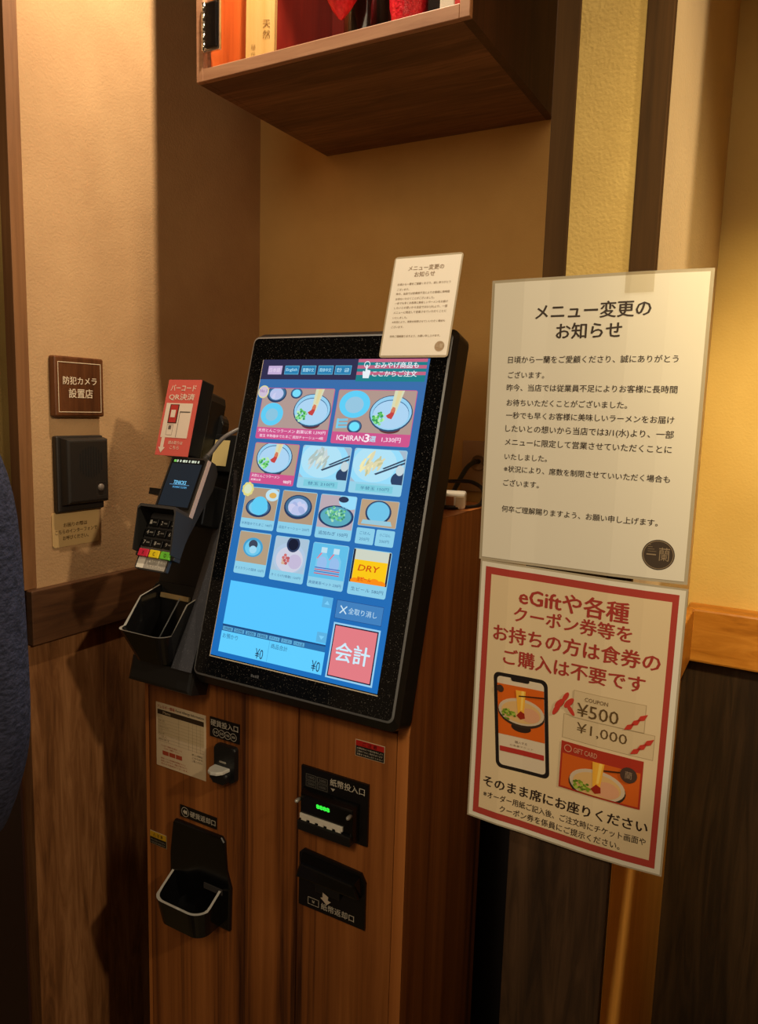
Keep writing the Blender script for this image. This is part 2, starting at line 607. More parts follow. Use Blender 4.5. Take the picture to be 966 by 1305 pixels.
b = MB(); b.box(-0.915, 1.386, 1.996, -0.453, 1.398, 2.45, M_INNERRED); b.build('back_panel', case)
b = MB()
F = front(1.005)
b.box(-0.929, 1.979, -0.007, -0.914, 2.466, 0.004, M_FRAMEWOOD, 0.001, fr=F)
b.box(-0.4545, 1.979, -0.007, -0.439, 2.466, 0.004, M_FRAMEWOOD, 0.001, fr=F)
b.box(-0.9139, 1.979, -0.007, -0.4546, 1.9985, 0.0038, M_FRAMEWOOD, 0.001, fr=F)
b.box(-0.9139, 2.446, -0.007, -0.4546, 2.466, 0.0038, M_FRAMEWOOD, 0.001, fr=F)
b.build('front_frame', case, label='pale wooden frame around the glass')
b = MB(); b.box(-0.9135, 1.999, -0.006, -0.455, 2.4455, -0.001, M_GLASS, fr=F)
door = b.build('glass_door', case)
b = MB()
b.box(-0.9125, 2.022, 0.0, -0.878, 2.098, 0.006, M_CHROME, 0.0015, fr=F)
b.box(-0.906, 2.027, 0.006, -0.8825, 2.094, 0.009, M_BLACKGLOSS, 0.001, fr=F)
for k in range(5):
    b.lathe([(0, 0), (0.0034, 0), (0.0034, 0.0135), (0, 0.0135)], M_CHROME, (-0.9105, 0.999, 2.024 + k * 0.0148))
b.build('hinge', door, label='chrome glass hinge with black plate')
lamp('case_strip_light', 'AREA', (-0.684, 1.10, 2.43), 1.7, (1.0, 0.80, 0.56), (-0.684, 1.2, 1.9), shape='RECTANGLE', size=0.40, size_y=0.05)

# things in the case
M_TAG = wood_mat('pale_cypress', rgb(206, 160, 84), rgb(220, 178, 102), rgb(232, 194, 122), axis=2, fine=60, rough=0.5, stretch=0.04, warp=0.4)
tag = thing('wooden_tablet', (-0.825, 1.09, 1.996), 'tall pale wooden tablet with brushed writing standing in the display case', 'wooden tablet')
FT = Frame((-0.866, 1.050, 1.997), (0.95, 0.31, 0), Vector((0.03, -0.02, 1.0)).normalized(), (0.31, -0.95, 0))
b = MB(FT); b.box(0, 0, -0.014, 0.050, 0.30, 0, M_TAG, 0.001); b.build('board', tag)
b = MB(FT)
b.text('然', 0.030, 0.043, 0.062, 0.0006, ink(150, 112, 58), 0.0)
b.text('天', 0.030, 0.043, 0.078, 0.0006, ink(150, 112, 58), 0.0)
b.text('伝', 0.010, 0.018, 0.032, 0.0006, ink(170, 128, 70), 0.0)
b.text('秘', 0.010, 0.018, 0.044, 0.0006, ink(170, 128, 70), 0.0)
b.build('lettering', tag)

M_RED = noise_mat('red_glitter', rgb(226, 6, 36), rgb(255, 50, 70), nscale=160, rough=0.3, bump=1.0, bscale=220, spec=0.6)


def red_bag(x, y, z0, r, h, flat, label):
    bm = MB()
    n = 26
    prof = ([(0.0, 0.0), (0.004, 0.002), (0.016, 0.018)] if not flat else [(0.0, 0.0), (r * 0.6, 0.0), (r * 0.72, 0.01)]) + [(r * 0.85, h * 0.28), (r, h * 0.5), (r * 0.9, h * 0.72), (r * 0.5, h * 0.9), (r * 0.2, h), (0, h)]
    bm.lathe(prof, M_RED, (x, y, z0), n)
    for v in bm.bm.verts:
        d = Vector((v.co.x - x, v.co.y - y, 0))
        a = math.atan2(d.y, d.x)
        v.co += d * 0.09 * math.sin(a * 7 + v.co.z * 60)
    return bm.build('red_ornament', label=label, cat='ornament', group='red ornaments in the display case')


red_bag(-0.683, 1.060, 2.050, 0.037, 0.16, False, 'red crinkled ornament with pointed tip hanging left of the dark bottle')
red_bag(-0.562, 1.06, 1.997, 0.034, 0.17, True, 'red crinkled ornament with broad base standing right of the dark bottle')
bt = thing('dark_bottle', (-0.688, 1.150, 1.996), 'dark glossy bottle between the two red ornaments in the case', 'bottle')
b = MB(); b.lathe([(0, 0), (0.036, 0), (0.040, 0.006), (0.040, 0.20), (0.034, 0.23), (0.016, 0.27), (0.014, 0.33), (0, 0.33)], mat('dark_bottle_glass', rgb(24, 18, 14), 0.12, 0, 0.6), (-0.688, 1.150, 1.997), 32); b.build('body', bt)
b = MB(); b.lathe([(0.0405, 0.03), (0.0408, 0.03), (0.0408, 0.034), (0.0405, 0.034)], mat('brass_band', rgb(150, 120, 70), 0.3, 0.9), (-0.688, 1.150, 1.997), 32); b.build('band', bt)
b = MB(); b.box(-0.5255, 1.045, 1.997, -0.504, 1.12, 2.16, mat('black_lacquer', rgb(26, 22, 20), 0.25), 0.002)
b.build('black_box', label='narrow black box standing near the right end of the display case', cat='box')
pk = thing('paper_packet', (-0.47, 1.06, 1.996), 'white paper packet with a red edge at the right end of the case', 'packet')
b = MB(); b.box(-0.499, 1.03, 1.997, -0.4755, 1.10, 2.15, M_PAPER, 0.002); b.build('packet', pk)
b = MB(); b.box(-0.4753, 1.03, 1.997, -0.466, 1.10, 2.15, ink(200, 40, 34), 0.001); b.build('red_edge', pk)

# ------------------------------------------------------------------ ordering kiosk
YF = 0.885
KX0, KX1 = -0.9455, -0.4335
kiosk = thing('ordering_kiosk', (-0.69, 1.03, 0), 'teak veneered meal ticket machine with a large tilted touch screen', 'ticket machine')
prof = [(YF + 0.002, 0.0), (YF + 0.002, 0.998), (0.9625, 1.2957), (1.185, 1.2957), (1.185, 0.0)]
SIDE = Frame((0, 0, 0), (0, 1, 0), (0, 0, 1), (1, 0, 0))


def side_panel(x0, x1):
    bb = MB(SIDE)
    p = [(YF, 0.0), (YF, 0.999), (0.961, 1.2965), (1.185, 1.2965), (1.185, 0.0)]
    bb.prism(p, x0, x1, M_TEAK)
    # lighter edge band along the front, the slope and the top
    w = 0.0006
    q = [(YF, 0.0), (YF, 0.999), (0.961, 1.2965), (1.185, 1.2965)]
    for (y0, z0), (y1, z1) in zip(q, q[1:]):
        d = Vector((y1 - y0, z1 - z0)).normalized()
        nx, nz = -d.y * w, d.x * w
        bb.face([(y0 + nx, z0 + nz, x0), (y0 + nx, z0 + nz, x1), (y1 + nx, z1 + nz, x1), (y1 + nx, z1 + nz, x0)], M_TEAK_EDGE)
    return bb.build('side_panel', kiosk)


side_panel(-0.4515, KX1)
side_panel(KX0, KX0 + 0.008)
b = MB(SIDE); b.prism([(p[0] + (0.012 if i < 3 else 0), p[1] - (0.002 if i in (1, 2, 3) else 0)) for i, p in enumerate(prof)], KX0 + 0.008, -0.4515, M_BLACKMAT); b.build('carcass', kiosk)
FK = front(YF)
for x0, x1 in ((KX0 + 0.0085, -0.6225), (-0.6205, -0.4530)):
    b = MB(FK); b.box(x0, 0.0, -0.012, x1, 0.998, 0.0, M_TEAK, 0.0008, 1); b.build('front_panel', kiosk)
b = MB(); b.box(KX0 + 0.008, 0.966, 1.2937, -0.4515, 1.185, 1.2962, M_TEAK_EDGE); b.build('top_panel', kiosk)

# screen frame: a = across, b = up the glass, c = out of the glass
TH = math.radians(15.634)
S = Frame((-0.6135, 0.8464, 1.0667), (1, 0, 0), (0, math.sin(TH), math.cos(TH)), (0, -math.cos(TH), math.sin(TH)))
mon = MB(S)
o1 = rrect(-0.1815, -0.047, 0.1815, 0.522, 0.014)
o2 = rrect(-0.1775, -0.0345, 0.1775, 0.5125, 0.010)
mon.prism(o1, -0.050, -0.014, M_BLACK)
mon.prism(o1, -0.014, -0.0015, M_BLACK, top=o2)
mon = mon.build('monitor', kiosk, label='black framed touch screen monitor')
b = MB(S)
n_ = len(o2)
o3 = rrect(-0.1745, -0.0315, 0.1745, 0.5095, 0.008)
for i in range(n_):
    j = (i + 1) % n_
    b.face([(o2[i][0], o2[i][1], -0.0014), (o2[j][0], o2[j][1], -0.0014), (o3[j][0], o3[j][1], 0.0), (o3[i][0], o3[i][1], 0.0)], M_RIMGREY)  # grey carries the highlight around the glass edge
b.build('bezel_rim', mon)
b = MB(S); b.prism(o3, -0.001, 0.0, M_GLASSBLK); b.build('bezel_glass', mon)
b = MB(S)
b.rect(-0.1500, -0.0015, -0.1486, 0.4735, 0.0004, M_EDGEGLINT)
b.rect(-0.1500, -0.0030, 0.1490, -0.0015, 0.0004, M_EDGEGLINT)
for q, hq in enumerate((0.004, 0.003, 0.0036, 0.0045)):
    b.rect(-0.0655 + 0.0038 * q, -0.0185, -0.0625 + 0.0038 * q, -0.0185 + hq, 0.0004, ink(84, 86, 92))
b.build('screen_edge', mon)

# the picture on the touch screen
SB = 1.0
G = glow
C1, C2, C3, C4, C5 = 0.0006, 0.0009, 0.0012, 0.0015, 0.0018
u = MB(S)
nrow = 24
for i in range(nrow):      # the interface's own blue, deeper blue towards the top
    t = (i + 0.5) / nrow
    y0, y1 = 0.4735 * i / nrow, 0.4735 * (i + 1) / nrow
    r_, g_, b_ = [int(p + (q - p) * t) for p, q in zip((22, 108, 188), (58, 108, 168))]
    u.rect(-0.1485, y0, 0.1480, y1, C1, G(r_, g_, b_))
u.rect(-0.1485, 0.4410, 0.0300, 0.4735, C2, G(44, 44, 78))
for i in range(7):         # red and green striped banner
    y0 = 0.4390 + i * 0.0049
    u.rect(0.0300, y0, 0.1445, y0 + 0.0049, C2, G(196, 98, 128) if i % 2 == 0 and i > 0 else G(24, 126, 136))
BT = [(-0.1355, -0.1084), (-0.1027, -0.0757), (-0.0708, -0.0440), (-0.0397, -0.0123), (-0.0088, 0.0200)]
for i, (x0, x1) in enumerate(BT):
    u.rect(x0, 0.4490, x1, 0.4632, C3, G(196, 174, 214) if i == 0 else G(38, 126, 176))
    if i:
        u.frame_rect(x0, 0.4490, x1, 0.4632, 0.0007, C4, G(110, 190, 220))


def tile(x0, y0, x1, y1, cap, photo=(170, 146, 126), capcol=(150, 210, 232)):
    u.poly(rrect(x0, y0, x1, y1, 0.003, 3), C2, G(*capcol))
    u.rect(x0 + 0.0008, y0 + cap, x1 - 0.0008, y1 - 0.001, C3, G(*photo))
    return (x0 + 0.0008, y0 + cap, x1 - 0.0008, y1 - 0.001)


def ramen(cx, cy, r, cl):
    u.ell(cx + r * 0.05, cy - 0.62 * r, r * 0.5, r * 0.22, C4 - 0.0001, G(96, 50, 56), cl)
    u.ell(cx, cy, r, r * 0.76, C4, G(46, 78, 112), cl)
    u.ell(cx, cy + r * 0.02, r * 0.95, r * 0.71, C4 + 0.0001, G(150, 208, 240), cl)
    u.ell(cx, cy - r * 0.02, r * 0.84, r * 0.60, C4 + 0.0002, G(66, 116, 160), cl)
    u.ell(cx, cy - r * 0.05, r * 0.83, r * 0.59, C4 + 0.0003, G(172, 212, 242), cl)
    u.poly([(cx - 0.02 * r, cy), (cx + 0.22 * r, cy - 0.02 * r), (cx + 0.50 * r, cy + 0.98 * r), (cx + 0.05 * r, cy + 0.98 * r)], C4 + 0.0004, G(214, 218, 184), cl)
    u.poly([(cx + 0.12 * r, cy + 0.3 * r), (cx + 0.24 * r, cy + 0.3 * r), (cx + 0.40 * r, cy + 0.98 * r), (cx + 0.2 * r, cy + 0.98 * r)], C4 + 0.00045, G(224, 210, 156), cl)
    u.poly([(cx - 0.2 * r, cy - 0.1 * r), (cx - 0.02 * r, cy + 0.02 * r), (cx + 0.02 * r, cy + 0.2 * r), (cx + 0.2 * r, cy + 0.18 * r), (cx + 0.16 * r, cy - 0.06 * r), (cx + 0.08 * r, cy - 0.24 * r), (cx - 0.1 * r, cy - 0.2 * r)], C4 + 0.0005, G(196, 66, 66), cl)
    u.poly([(cx - 0.0 * r, cy + 0.05 * r), (cx + 0.06 * r, cy + 0.28 * r), (cx + 0.2 * r, cy + 0.24 * r), (cx + 0.14 * r, cy + 0.04 * r)], C4 + 0.00055, G(214, 120, 90), cl)
    for k in range(34):
        a, q = random.uniform(0, 6.28), math.sqrt(random.random())
        u.ell(cx - 0.52 * r + q * 0.27 * r * math.cos(a), cy - 0.24 * r + q * 0.27 * r * math.sin(a), r * 0.07, r * 0.055, C4 + 0.0006 + k * 1e-6, random.choice([G(96, 196, 96), G(140, 224, 140), G(60, 160, 90), G(186, 236, 180)]), cl, n=8)


def dish(cx, cy, rx, ry, cl, outer=(106, 208, 244), inner=(150, 200, 226), k=0.62):
    u.ell(cx, cy, rx, ry, C4, G(*outer), cl)
    u.ell(cx, cy - ry * 0.05, rx * k, ry * k, C4 + 0.0002, G(*inner), cl)


def darkbowl(cx, cy, rx, ry, cl, content=(178, 198, 236), k=0.7, up=0.0):
    u.ell(cx, cy, rx, ry, C4, G(36, 58, 98), cl)
    u.ell(cx, cy + ry * 0.06, rx * 0.9, ry * 0.86, C4 + 0.0001, G(64, 110, 150), cl)
    u.ell(cx, cy + ry * up, rx * k, ry * k, C4 + 0.0002, G(*content), cl)


def pork(cx, cy, rx, ry, cl):
    for k in range(9):
        a = k * 0.7
        u.ell(cx + rx * 0.5 * math.cos(a), cy + ry * 0.3 * math.sin(a), rx * 0.36, ry * 0.4, C4 + 0.0003 + k * 1e-5, random.choice([G(188, 196, 234), G(168, 182, 226), G(204, 206, 238)]), cl, n=14, rot=a)


PINK = (206, 84, 140)
# two large set meals
cl = tile(-0.1375, 0.3441, -0.0025, 0.4270, 0.0185, (176, 152, 146), PINK)
ramen(-0.038, 0.392, 0.0345, cl)
darkbowl(-0.1100, 0.4170, 0.019, 0.0140, cl); pork(-0.110, 0.416, 0.015, 0.009, cl)
darkbowl(-0.0720, 0.4185, 0.0110, 0.0085, cl, (120, 220, 250))
dish(-0.1125, 0.3840, 0.0215, 0.0185, cl, (94, 204, 244), (138, 196, 222), 0.55)
u.ell(-0.1365, 0.4200, 0.0105, 0.0105, C5, G(222, 216, 150))
u.ell(-0.1365, 0.4200, 0.0088, 0.0088, C5 + 0.0001, G(206, 190, 212))
u.text('No.1', -0.1435, -0.1300, 0.4215, C5 + 0.0003, G(150, 110, 170), 0.01)
u.text('天然とんこつラーメン 創業以来 1,590円', -0.1335, -0.0065, 0.3575, C5, G(250, 220, 238), 0.01, h=0.0058)
u.text('替玉 半熟塩ゆでたまご 追加チャーシュー4枚', -0.1290, -0.0085, 0.3490, C5, G(250, 220, 238), 0.01, h=0.0048)
cl = tile(0.0045, 0.3430, 0.1365, 0.4262, 0.0180, (176, 150, 140), PINK)
ramen(0.099, 0.391, 0.0355, cl)
dish(0.036, 0.4035, 0.0265, 0.0210, cl, (94, 206, 246), (150, 198, 224), 0.6)
darkbowl(0.042, 0.3695, 0.0125, 0.0100, cl, (110, 224, 250))
for k in range(3):
    u.poly([(0.010, 0.366 + k * 0.0055), (0.029, 0.367 + k * 0.0055), (0.029, 0.3705 + k * 0.0055), (0.010, 0.3695 + k * 0.0055)], C4, G(120, 196, 224))
u.rect(0.010, 0.366, 0.0135, 0.381, C4 + 0.0001, G(120, 206, 236))
u.text('ICHIRAN', 0.0150, 0.0610, 0.3520, C5, G(250, 236, 244), 0.012, h=0.0080)
u.text('3', 0.0625, 0.0705, 0.3530, C5, G(250, 236, 244), 0.03, h=0.0115)
u.text('選', 0.0715, 0.0815, 0.3522, C5, G(180, 226, 244), 0.02, h=0.0085)
u.text('1,330円', 0.0915, 0.1220, 0.3520, C5, G(250, 220, 238), 0.012, h=0.0075)
# second row
cl = tile(-0.1345, 0.2725, -0.0492, 0.3378, 0.0165, (178, 152, 134), PINK)
ramen(-0.093, 0.3145, 0.0345, cl)
u.text('天然とんこつラーメン', -0.1305, -0.0760, 0.2845, C5, G(250, 226, 238), 0.012, h=0.0048)
u.text('創業以来', -0.1305, -0.1110, 0.2780, C5, G(250, 226, 238), 0.01, h=0.0035)
u.text('980円', -0.0680, -0.0535, 0.2780, C5, G(250, 236, 244), 0.015, h=0.0052)
for (x0, x1, txt, ncol) in ((-0.0426, 0.0442, '替玉 210円', (200, 214, 216)), (0.0491, 0.1360, '半替玉 150円', (222, 216, 176))):
    cl = tile(x0, 0.2716, x1, 0.3380, 0.0165, (164, 186, 204))
    cx = x0 + 0.033
    u.ell(cx + 0.006, 0.3140, 0.046, 0.034, C4, G(150, 220, 250), cl)
    u.ell(cx + 0.004, 0.3160, 0.036, 0.027, C4 + 0.0001, G(176, 226, 246), cl)
    for k in range(26):
        a = random.uniform(0, 6.28)
        q = math.sqrt(random.random()) * 0.8
        u.ell(cx - 0.002 + q * 0.022 * math.cos(a), 0.3165 + q * 0.016 * math.sin(a), 0.0085, 0.0022, C4 + 0.0003 + k * 2e-6, random.choice([G(*ncol), G(ncol[0] - 24, ncol[1] - 20, ncol[2] - 26), G(min(255, ncol[0] + 18), min(255, ncol[1] + 16), ncol[2])]), cl, n=10, rot=random.uniform(0.3, 1.6))
    u.poly([(cx + 0.006, 0.3015), (cx + 0.009, 0.2998), (x1, 0.3185), (x1, 0.3215)], C4 + 0.0006, G(54, 74, 100), cl)
    u.poly([(cx + 0.018, 0.3100), (cx + 0.021, 0.3088), (x1, 0.3235), (x1, 0.3262)], C4 + 0.0006, G(54, 74, 100), cl)
    u.ell(x1 - 0.006, 0.2950, 0.0135, 0.0115, C4 + 0.0004, G(40, 64, 100), cl)
    u.ell(x1 - 0.007, 0.3085, 0.0065, 0.0075, C4 + 0.0007, G(196, 214, 220), cl)
    u.rect(x0 + 0.012, 0.2750, x1 - 0.014, 0.2850, C4, G(126, 204, 222))
    u.text(txt, x0 + 0.020, x1 - 0.020, 0.2800, C5, G(60, 110, 150), 0.0, h=0.0050)
# third row
CW = (140, 206, 232)
cl = tile(-0.1365, 0.2011, -0.0716, 0.2664, 0.0155, (176, 152, 126), CW)
darkbowl(-0.1065, 0.2345, 0.0245, 0.0150, cl, (120, 200, 236), 0.75)
u.ell(-0.1045, 0.2375, 0.0155, 0.0148, C4 + 0.0004, G(96, 204, 244), cl)
u.ell(-0.0835, 0.2560, 0.0130, 0.0095, C4, G(190, 226, 240), cl); u.ell(-0.0825, 0.2555, 0.0070, 0.0045, C4 + 0.0001, G(222, 176, 90), cl)
for k in range(9):
    u.ell(-0.1325 + 0.0075 * math.cos(k * 0.7), 0.2620 + 0.0075 * math.sin(k * 0.7), 0.0042, 0.0042, C5, G(222, 214, 130), n=10)
u.ell(-0.1325, 0.2620, 0.0075, 0.0075, C5 + 0.0001, G(214, 224, 190))
u.text('半熟塩ゆでたまご 140円', -0.1335, -0.0745, 0.2085, C5, G(70, 120, 160), 0.0, h=0.0046)
cl = tile(-0.0652, 0.2008, -0.0018, 0.2662, 0.0165, (176, 150, 124), CW)
darkbowl(-0.0330, 0.2420, 0.0255, 0.0185, cl); pork(-0.033, 0.240, 0.020, 0.012, cl)
u.text('追加チャーシュー 250円', -0.0615, -0.0060, 0.2092, C5, G(70, 120, 160), 0.0, h=0.0046)
cl = tile(0.0045, 0.2004, 0.0670, 0.2660, 0.0160, (186, 170, 180), CW)
u.ell(0.0570, 0.2590, 0.0200, 0.0130, C4, G(150, 220, 250), cl)
u.ell(0.0450, 0.2600, 0.0085, 0.0045, C4 + 0.0001, G(40, 54, 84), cl)
darkbowl(0.0360, 0.2340, 0.0305, 0.0165, cl, (90, 170, 190), 0.86)
for k in range(60):
    a, q = random.uniform(0, 6.28), math.sqrt(random.random())
    u.ell(0.036 + q * 0.018 * math.cos(a), 0.2375 + q * 0.011 * math.sin(a), 0.0022, 0.0018, C4 + 0.0004 + k * 2e-6, random.choice([G(120, 206, 150), G(90, 180, 130), G(166, 226, 186), G(60, 140, 120)]), cl, n=7)
u.text('追加ねぎ 150円', 0.0110, 0.0610, 0.2085, C5, G(60, 100, 140), 0.005, h=0.0056)
u.poly(rrect(0.0742, 0.2256, 0.1363, 0.2645, 0.002, 3), C2, G(150, 190, 210)); cl = (0.0750, 0.2264, 0.1355, 0.2637)
u.rect(cl[0], cl[1], cl[2], cl[3], C3, G(186, 158, 126))
darkbowl(0.1050, 0.2465, 0.0210, 0.0170, cl, (120, 196, 226), 0.85)
u.ell(0.1055, 0.2475, 0.0175, 0.0140, C4 + 0.0005, G(112, 196, 232), cl)
u.poly([(0.0800, 0.2285), (0.1300, 0.2285), (0.1270, 0.2350), (0.0820, 0.2345)], C4 + 0.0006, G(150, 200, 220), cl)
for x0, x1, t1, t2 in ((0.0742, 0.1042, 'ごはん', '250円'), (0.1068, 0.1363, '小ごはん', '200円')):
    u.poly(rrect(x0, 0.1994, x1, 0.2226, 0.002, 3), C2, G(*CW))
    u.text(t1, x0 + 0.006, x1 - 0.006, 0.2155, C5, G(70, 120, 160), 0.0, h=0.0045)
    u.text(t2, x0 + 0.007, x1 - 0.007, 0.2065, C5, G(70, 120, 160), 0.0, h=0.0045)
# fourth row
cl = tile(-0.1330, 0.1298, -0.0722, 0.1964, 0.0185, (178, 156, 128), CW)
dish(-0.1030, 0.1725, 0.0190, 0.0150, cl, (70, 160, 206), (110, 200, 236), 0.8)
u.ell(-0.1030, 0.1770, 0.0085, 0.0070, C4 + 0.0004, G(60, 70, 90), cl); u.ell(-0.1020, 0.1690, 0.0070, 0.0060, C4 + 0.0005, G(160, 216, 240), cl)
u.text('オスカランの酸味 150円', -0.1300, -0.0750, 0.1385, C5, G(70, 120, 160), 0.0, h=0.0045)
cl = tile(-0.0638, 0.1288, -0.0020, 0.1958, 0.0150, (170, 196, 216), CW)
u.ell(-0.0330, 0.1640, 0.0290, 0.0235, C4, G(176, 200, 226), cl); u.ell(-0.0320, 0.1620, 0.0245, 0.0195, C4 + 0.0001, G(206, 208, 226), cl)
u.ell(-0.0290, 0.1855, 0.0120, 0.0120, C4 + 0.0003, G(44, 60, 96), cl); u.ell(-0.0290, 0.1850, 0.0090, 0.0085, C4 + 0.0004, G(20, 26, 50), cl)
u.ell(-0.0220, 0.1600, 0.0120, 0.0110, C4 + 0.0002, G(196, 186, 216), cl)
for k in range(10):
    u.ell(-0.043 + 0.003 * (k % 4), 0.156 + 0.004 * (k // 3), 0.0028, 0.0024, C4 + 0.0005 + k * 1e-6, random.choice([G(206, 110, 110), G(214, 176, 150), G(186, 90, 96)]), cl, n=8)
u.text('きくらげ(増量) 120円', -0.0600, -0.0070, 0.1365, C5, G(70, 110, 150), 0.0, h=0.0045)
cl = tile(0.0055, 0.1278, 0.0674, 0.1936, 0.0150, (96, 190, 232), CW)
for sx in (0.0265, 0.0475):
    u.poly([(sx - 0.0115, 0.1480), (sx + 0.0105, 0.1480), (sx + 0.0105, 0.1700), (sx + 0.004, 0.1795), (sx - 0.004, 0.1795), (sx - 0.0115, 0.1700)], C4, G(120, 200, 236), cl)
    u.rect(sx - 0.0050, 0.1795, sx + 0.0050, 0.1875, C4 + 0.0001, G(190, 224, 240))
    u.ell(sx - 0.0005, 0.1640, 0.0085, 0.0100, C4 + 0.0001, G(150, 190, 236), cl)
    for k in range(4):
        u.rect(sx - 0.0115, 0.1480 + k * 0.0028, sx + 0.0105, 0.1495 + k * 0.0028, C4 + 0.0003, G(206, 90, 110) if k % 2 == 0 else G(80, 110, 190))
    u.poly([(sx - 0.011, 0.170), (sx - 0.009, 0.170), (sx - 0.002, 0.179), (sx - 0.005, 0.179)], C4 + 0.0003, G(226, 120, 140), cl)
u.text('爽健美茶ペット 230円', 0.0085, 0.0640, 0.1350, C5, G(60, 100, 150), 0.0, h=0.0048)
cl = tile(0.0750, 0.1270, 0.1372, 0.1928, 0.0175, (214, 200, 150), CW)
u.rect(0.0758, 0.1445, 0.0790, 0.1915, C4, G(30, 34, 60)); u.rect(0.1335, 0.1445, 0.1364, 0.1915, C4, G(30, 34, 60))
u.rect(0.0795, 0.1770, 0.1330, 0.1916, C4, G(206, 212, 196))
u.rect(0.0795, 0.1450, 0.1330, 0.1770, C4 + 0.0001, G(250, 200, 20))
for k in range(5):
    u.ell(0.085 + 0.0105 * k, 0.1465 + 0.002 * (k % 2), 0.0075, 0.0045, C4 + 0.0002 + k * 1e-6, G(250, 140, 20), cl)
u.text('DRY', 0.0880, 0.1210, 0.1660, C5, G(206, 80, 16), 0.015, h=0.0085, skew=0.2)
u.text('生ビール', 0.0880, 0.1110, 0.1505, C5, G(206, 60, 16), 0.02, h=0.0058)
u.text('生ビール 580円', 0.0810, 0.1330, 0.1355, C5, G(60, 100, 140), 0.0, h=0.0054)
# totals, cancel and checkout
u.rect(-0.1345, 0.0500, 0.0545, 0.1173, C2, G(86, 198, 255))
u.rect(0.0375, 0.1020, 0.0545, 0.1173, C3, G(92, 178, 226)); u.rect(0.0375, 0.0520, 0.0545, 0.0665, C3, G(92, 178, 226))
u.poly([(0.0415, 0.1065), (0.0505, 0.1065), (0.0460, 0.1120)], C4, G(120, 206, 250)); u.poly([(0.0415, 0.0615), (0.0505, 0.0615), (0.0460, 0.0560)], C4, G(120, 206, 250))
u.rect(-0.1345, 0.0478, 0.0550, 0.0500, C3, G(24, 66, 120))
u.rect(-0.1345, 0.0396, 0.0550, 0.0478, C2, G(40, 110, 170))
for k, t in enumerate(('10000', '5000', '2000', '1000', 'チケット', 'クーポン', 'じゃんま')):
    x0 = -0.1335 + 0.0222 * k
    u.frame_rect(x0, 0.0402, x0 + 0.0205, 0.0472, 0.0006, C3, G(24, 60, 110))
    u.rect(x0 + 0.0006, 0.0408, x0 + 0.0199, 0.0466, C3, G(92, 170, 214))
    u.text(t, x0 + 0.0030, x0 + 0.0175, 0.0437, C4, G(24, 60, 110), 0.01, h=0.0040)
u.rect(-0.1345, 0.0075, 0.0555, 0.0396, C2, G(96, 206, 255))
u.rect(-0.0420, 0.0080, -0.0414, 0.0390, C3, G(70, 160, 210))
u.text('お預かり', -0.1305, -0.1010, 0.0325, C4, G(44, 96, 140), 0.0)
u.text('商品合計', -0.0380, -0.0080, 0.0325, C4, G(44, 96, 140), 0.0)
u.text('¥0', -0.0640, -0.0495, 0.0170, C4, G(30, 56, 90), 0.0, h=0.0150)
u.text('¥0', 0.0370, 0.0515, 0.0180, C4, G(30, 56, 90), 0.0, h=0.0150)
u.rect(0.0615, 0.0900, 0.1380, 0.1165, C2, G(64, 128, 190)); u.frame_rect(0.0615, 0.0900, 0.1380, 0.1165, 0.0007, C3, G(30, 76, 140))
u.text('✕', 0.0690, 0.0800, 0.1035, C4, G(206, 232, 246), 0.03)
u.text('全取り消し', 0.0830, 0.1290, 0.1035, C4, G(186, 220, 240), 0.005)
u.rect(0.0622, 0.0065, 0.1385, 0.0845, C2, G(150, 206, 240))
u.rect(0.0648, 0.0090, 0.1360, 0.0820, C3, G(20, 30, 60))
u.rect(0.0665, 0.0107, 0.1343, 0.0803, C4, G(226, 124, 132))
u.text('会計', 0.0730, 0.1280, 0.0455, C5, G(206, 236, 250), 0.02, h=0.0260)
# pointing hand
u.poly([(0.0425, 0.4435), (0.0525, 0.4435), (0.0540, 0.4520), (0.0535, 0.4555), (0.0480, 0.4565), (0.0478, 0.4640), (0.0452, 0.4640), (0.0450, 0.4535), (0.0415, 0.4550), (0.0408, 0.4530)], C5, G(230, 240, 246))
u.ring(0.0465, 0.4645, 0.0052, 0.0011, C5, G(230, 240, 246), n=16)
u.build('screen_picture', mon)
u = MB(S)
u.text('日本語', -0.1325, -0.1115, 0.4560, C5, G(232, 216, 236), 0.0)
for (x0, x1), t in zip(BT[1:], ('English', '繁體中文', '简体中文', '한 글')):
    u.text(t, x0 + 0.003, x1 - 0.003, 0.4560, C5, G(176, 226, 244), 0.01, h=0.0062)
u.text('おみやげ商品も', 0.0600, 0.1320, 0.4635, C5, G(236, 246, 250), 0.012, h=0.0090)
u.text('ここからご注文', 0.0580, 0.1310, 0.4505, C5, G(236, 246, 250), 0.012, h=0.0090)
u.build('screen_lettering', mon)

# wedge beside the monitor, its light-catching face coloured grey
b = MB(S)
p0, p1, p2, p3 = (-0.2245, -0.036, -0.002), (-0.1820, -0.036, -0.002), (-0.1820, 0.270, -0.034), (-0.2170, 0.262, -0.045)
q0, q1, q2, q3 = (-0.2245, -0.036, -0.050), (-0.1820, -0.036, -0.050), (-0.1820, 0.270, -0.050), (-0.2170, 0.262, -0.050)
b.face([p0, p1, p2, p3], M_GREYSTRIP); b.face([q0, q3, q2, q1], M_GREYSTRIP)
b.face([p0, p3, q3, q0], M_BLACK); b.face([p1, q1, q2, p2], M_BLACK); b.face([p0, q0, q1, p1], M_BLACK); b.face([p3, p2, q2, q3], M_BLACK)
b.build('side_fairing', kiosk, label='dusty wedge beside the screen, its lit face coloured grey')

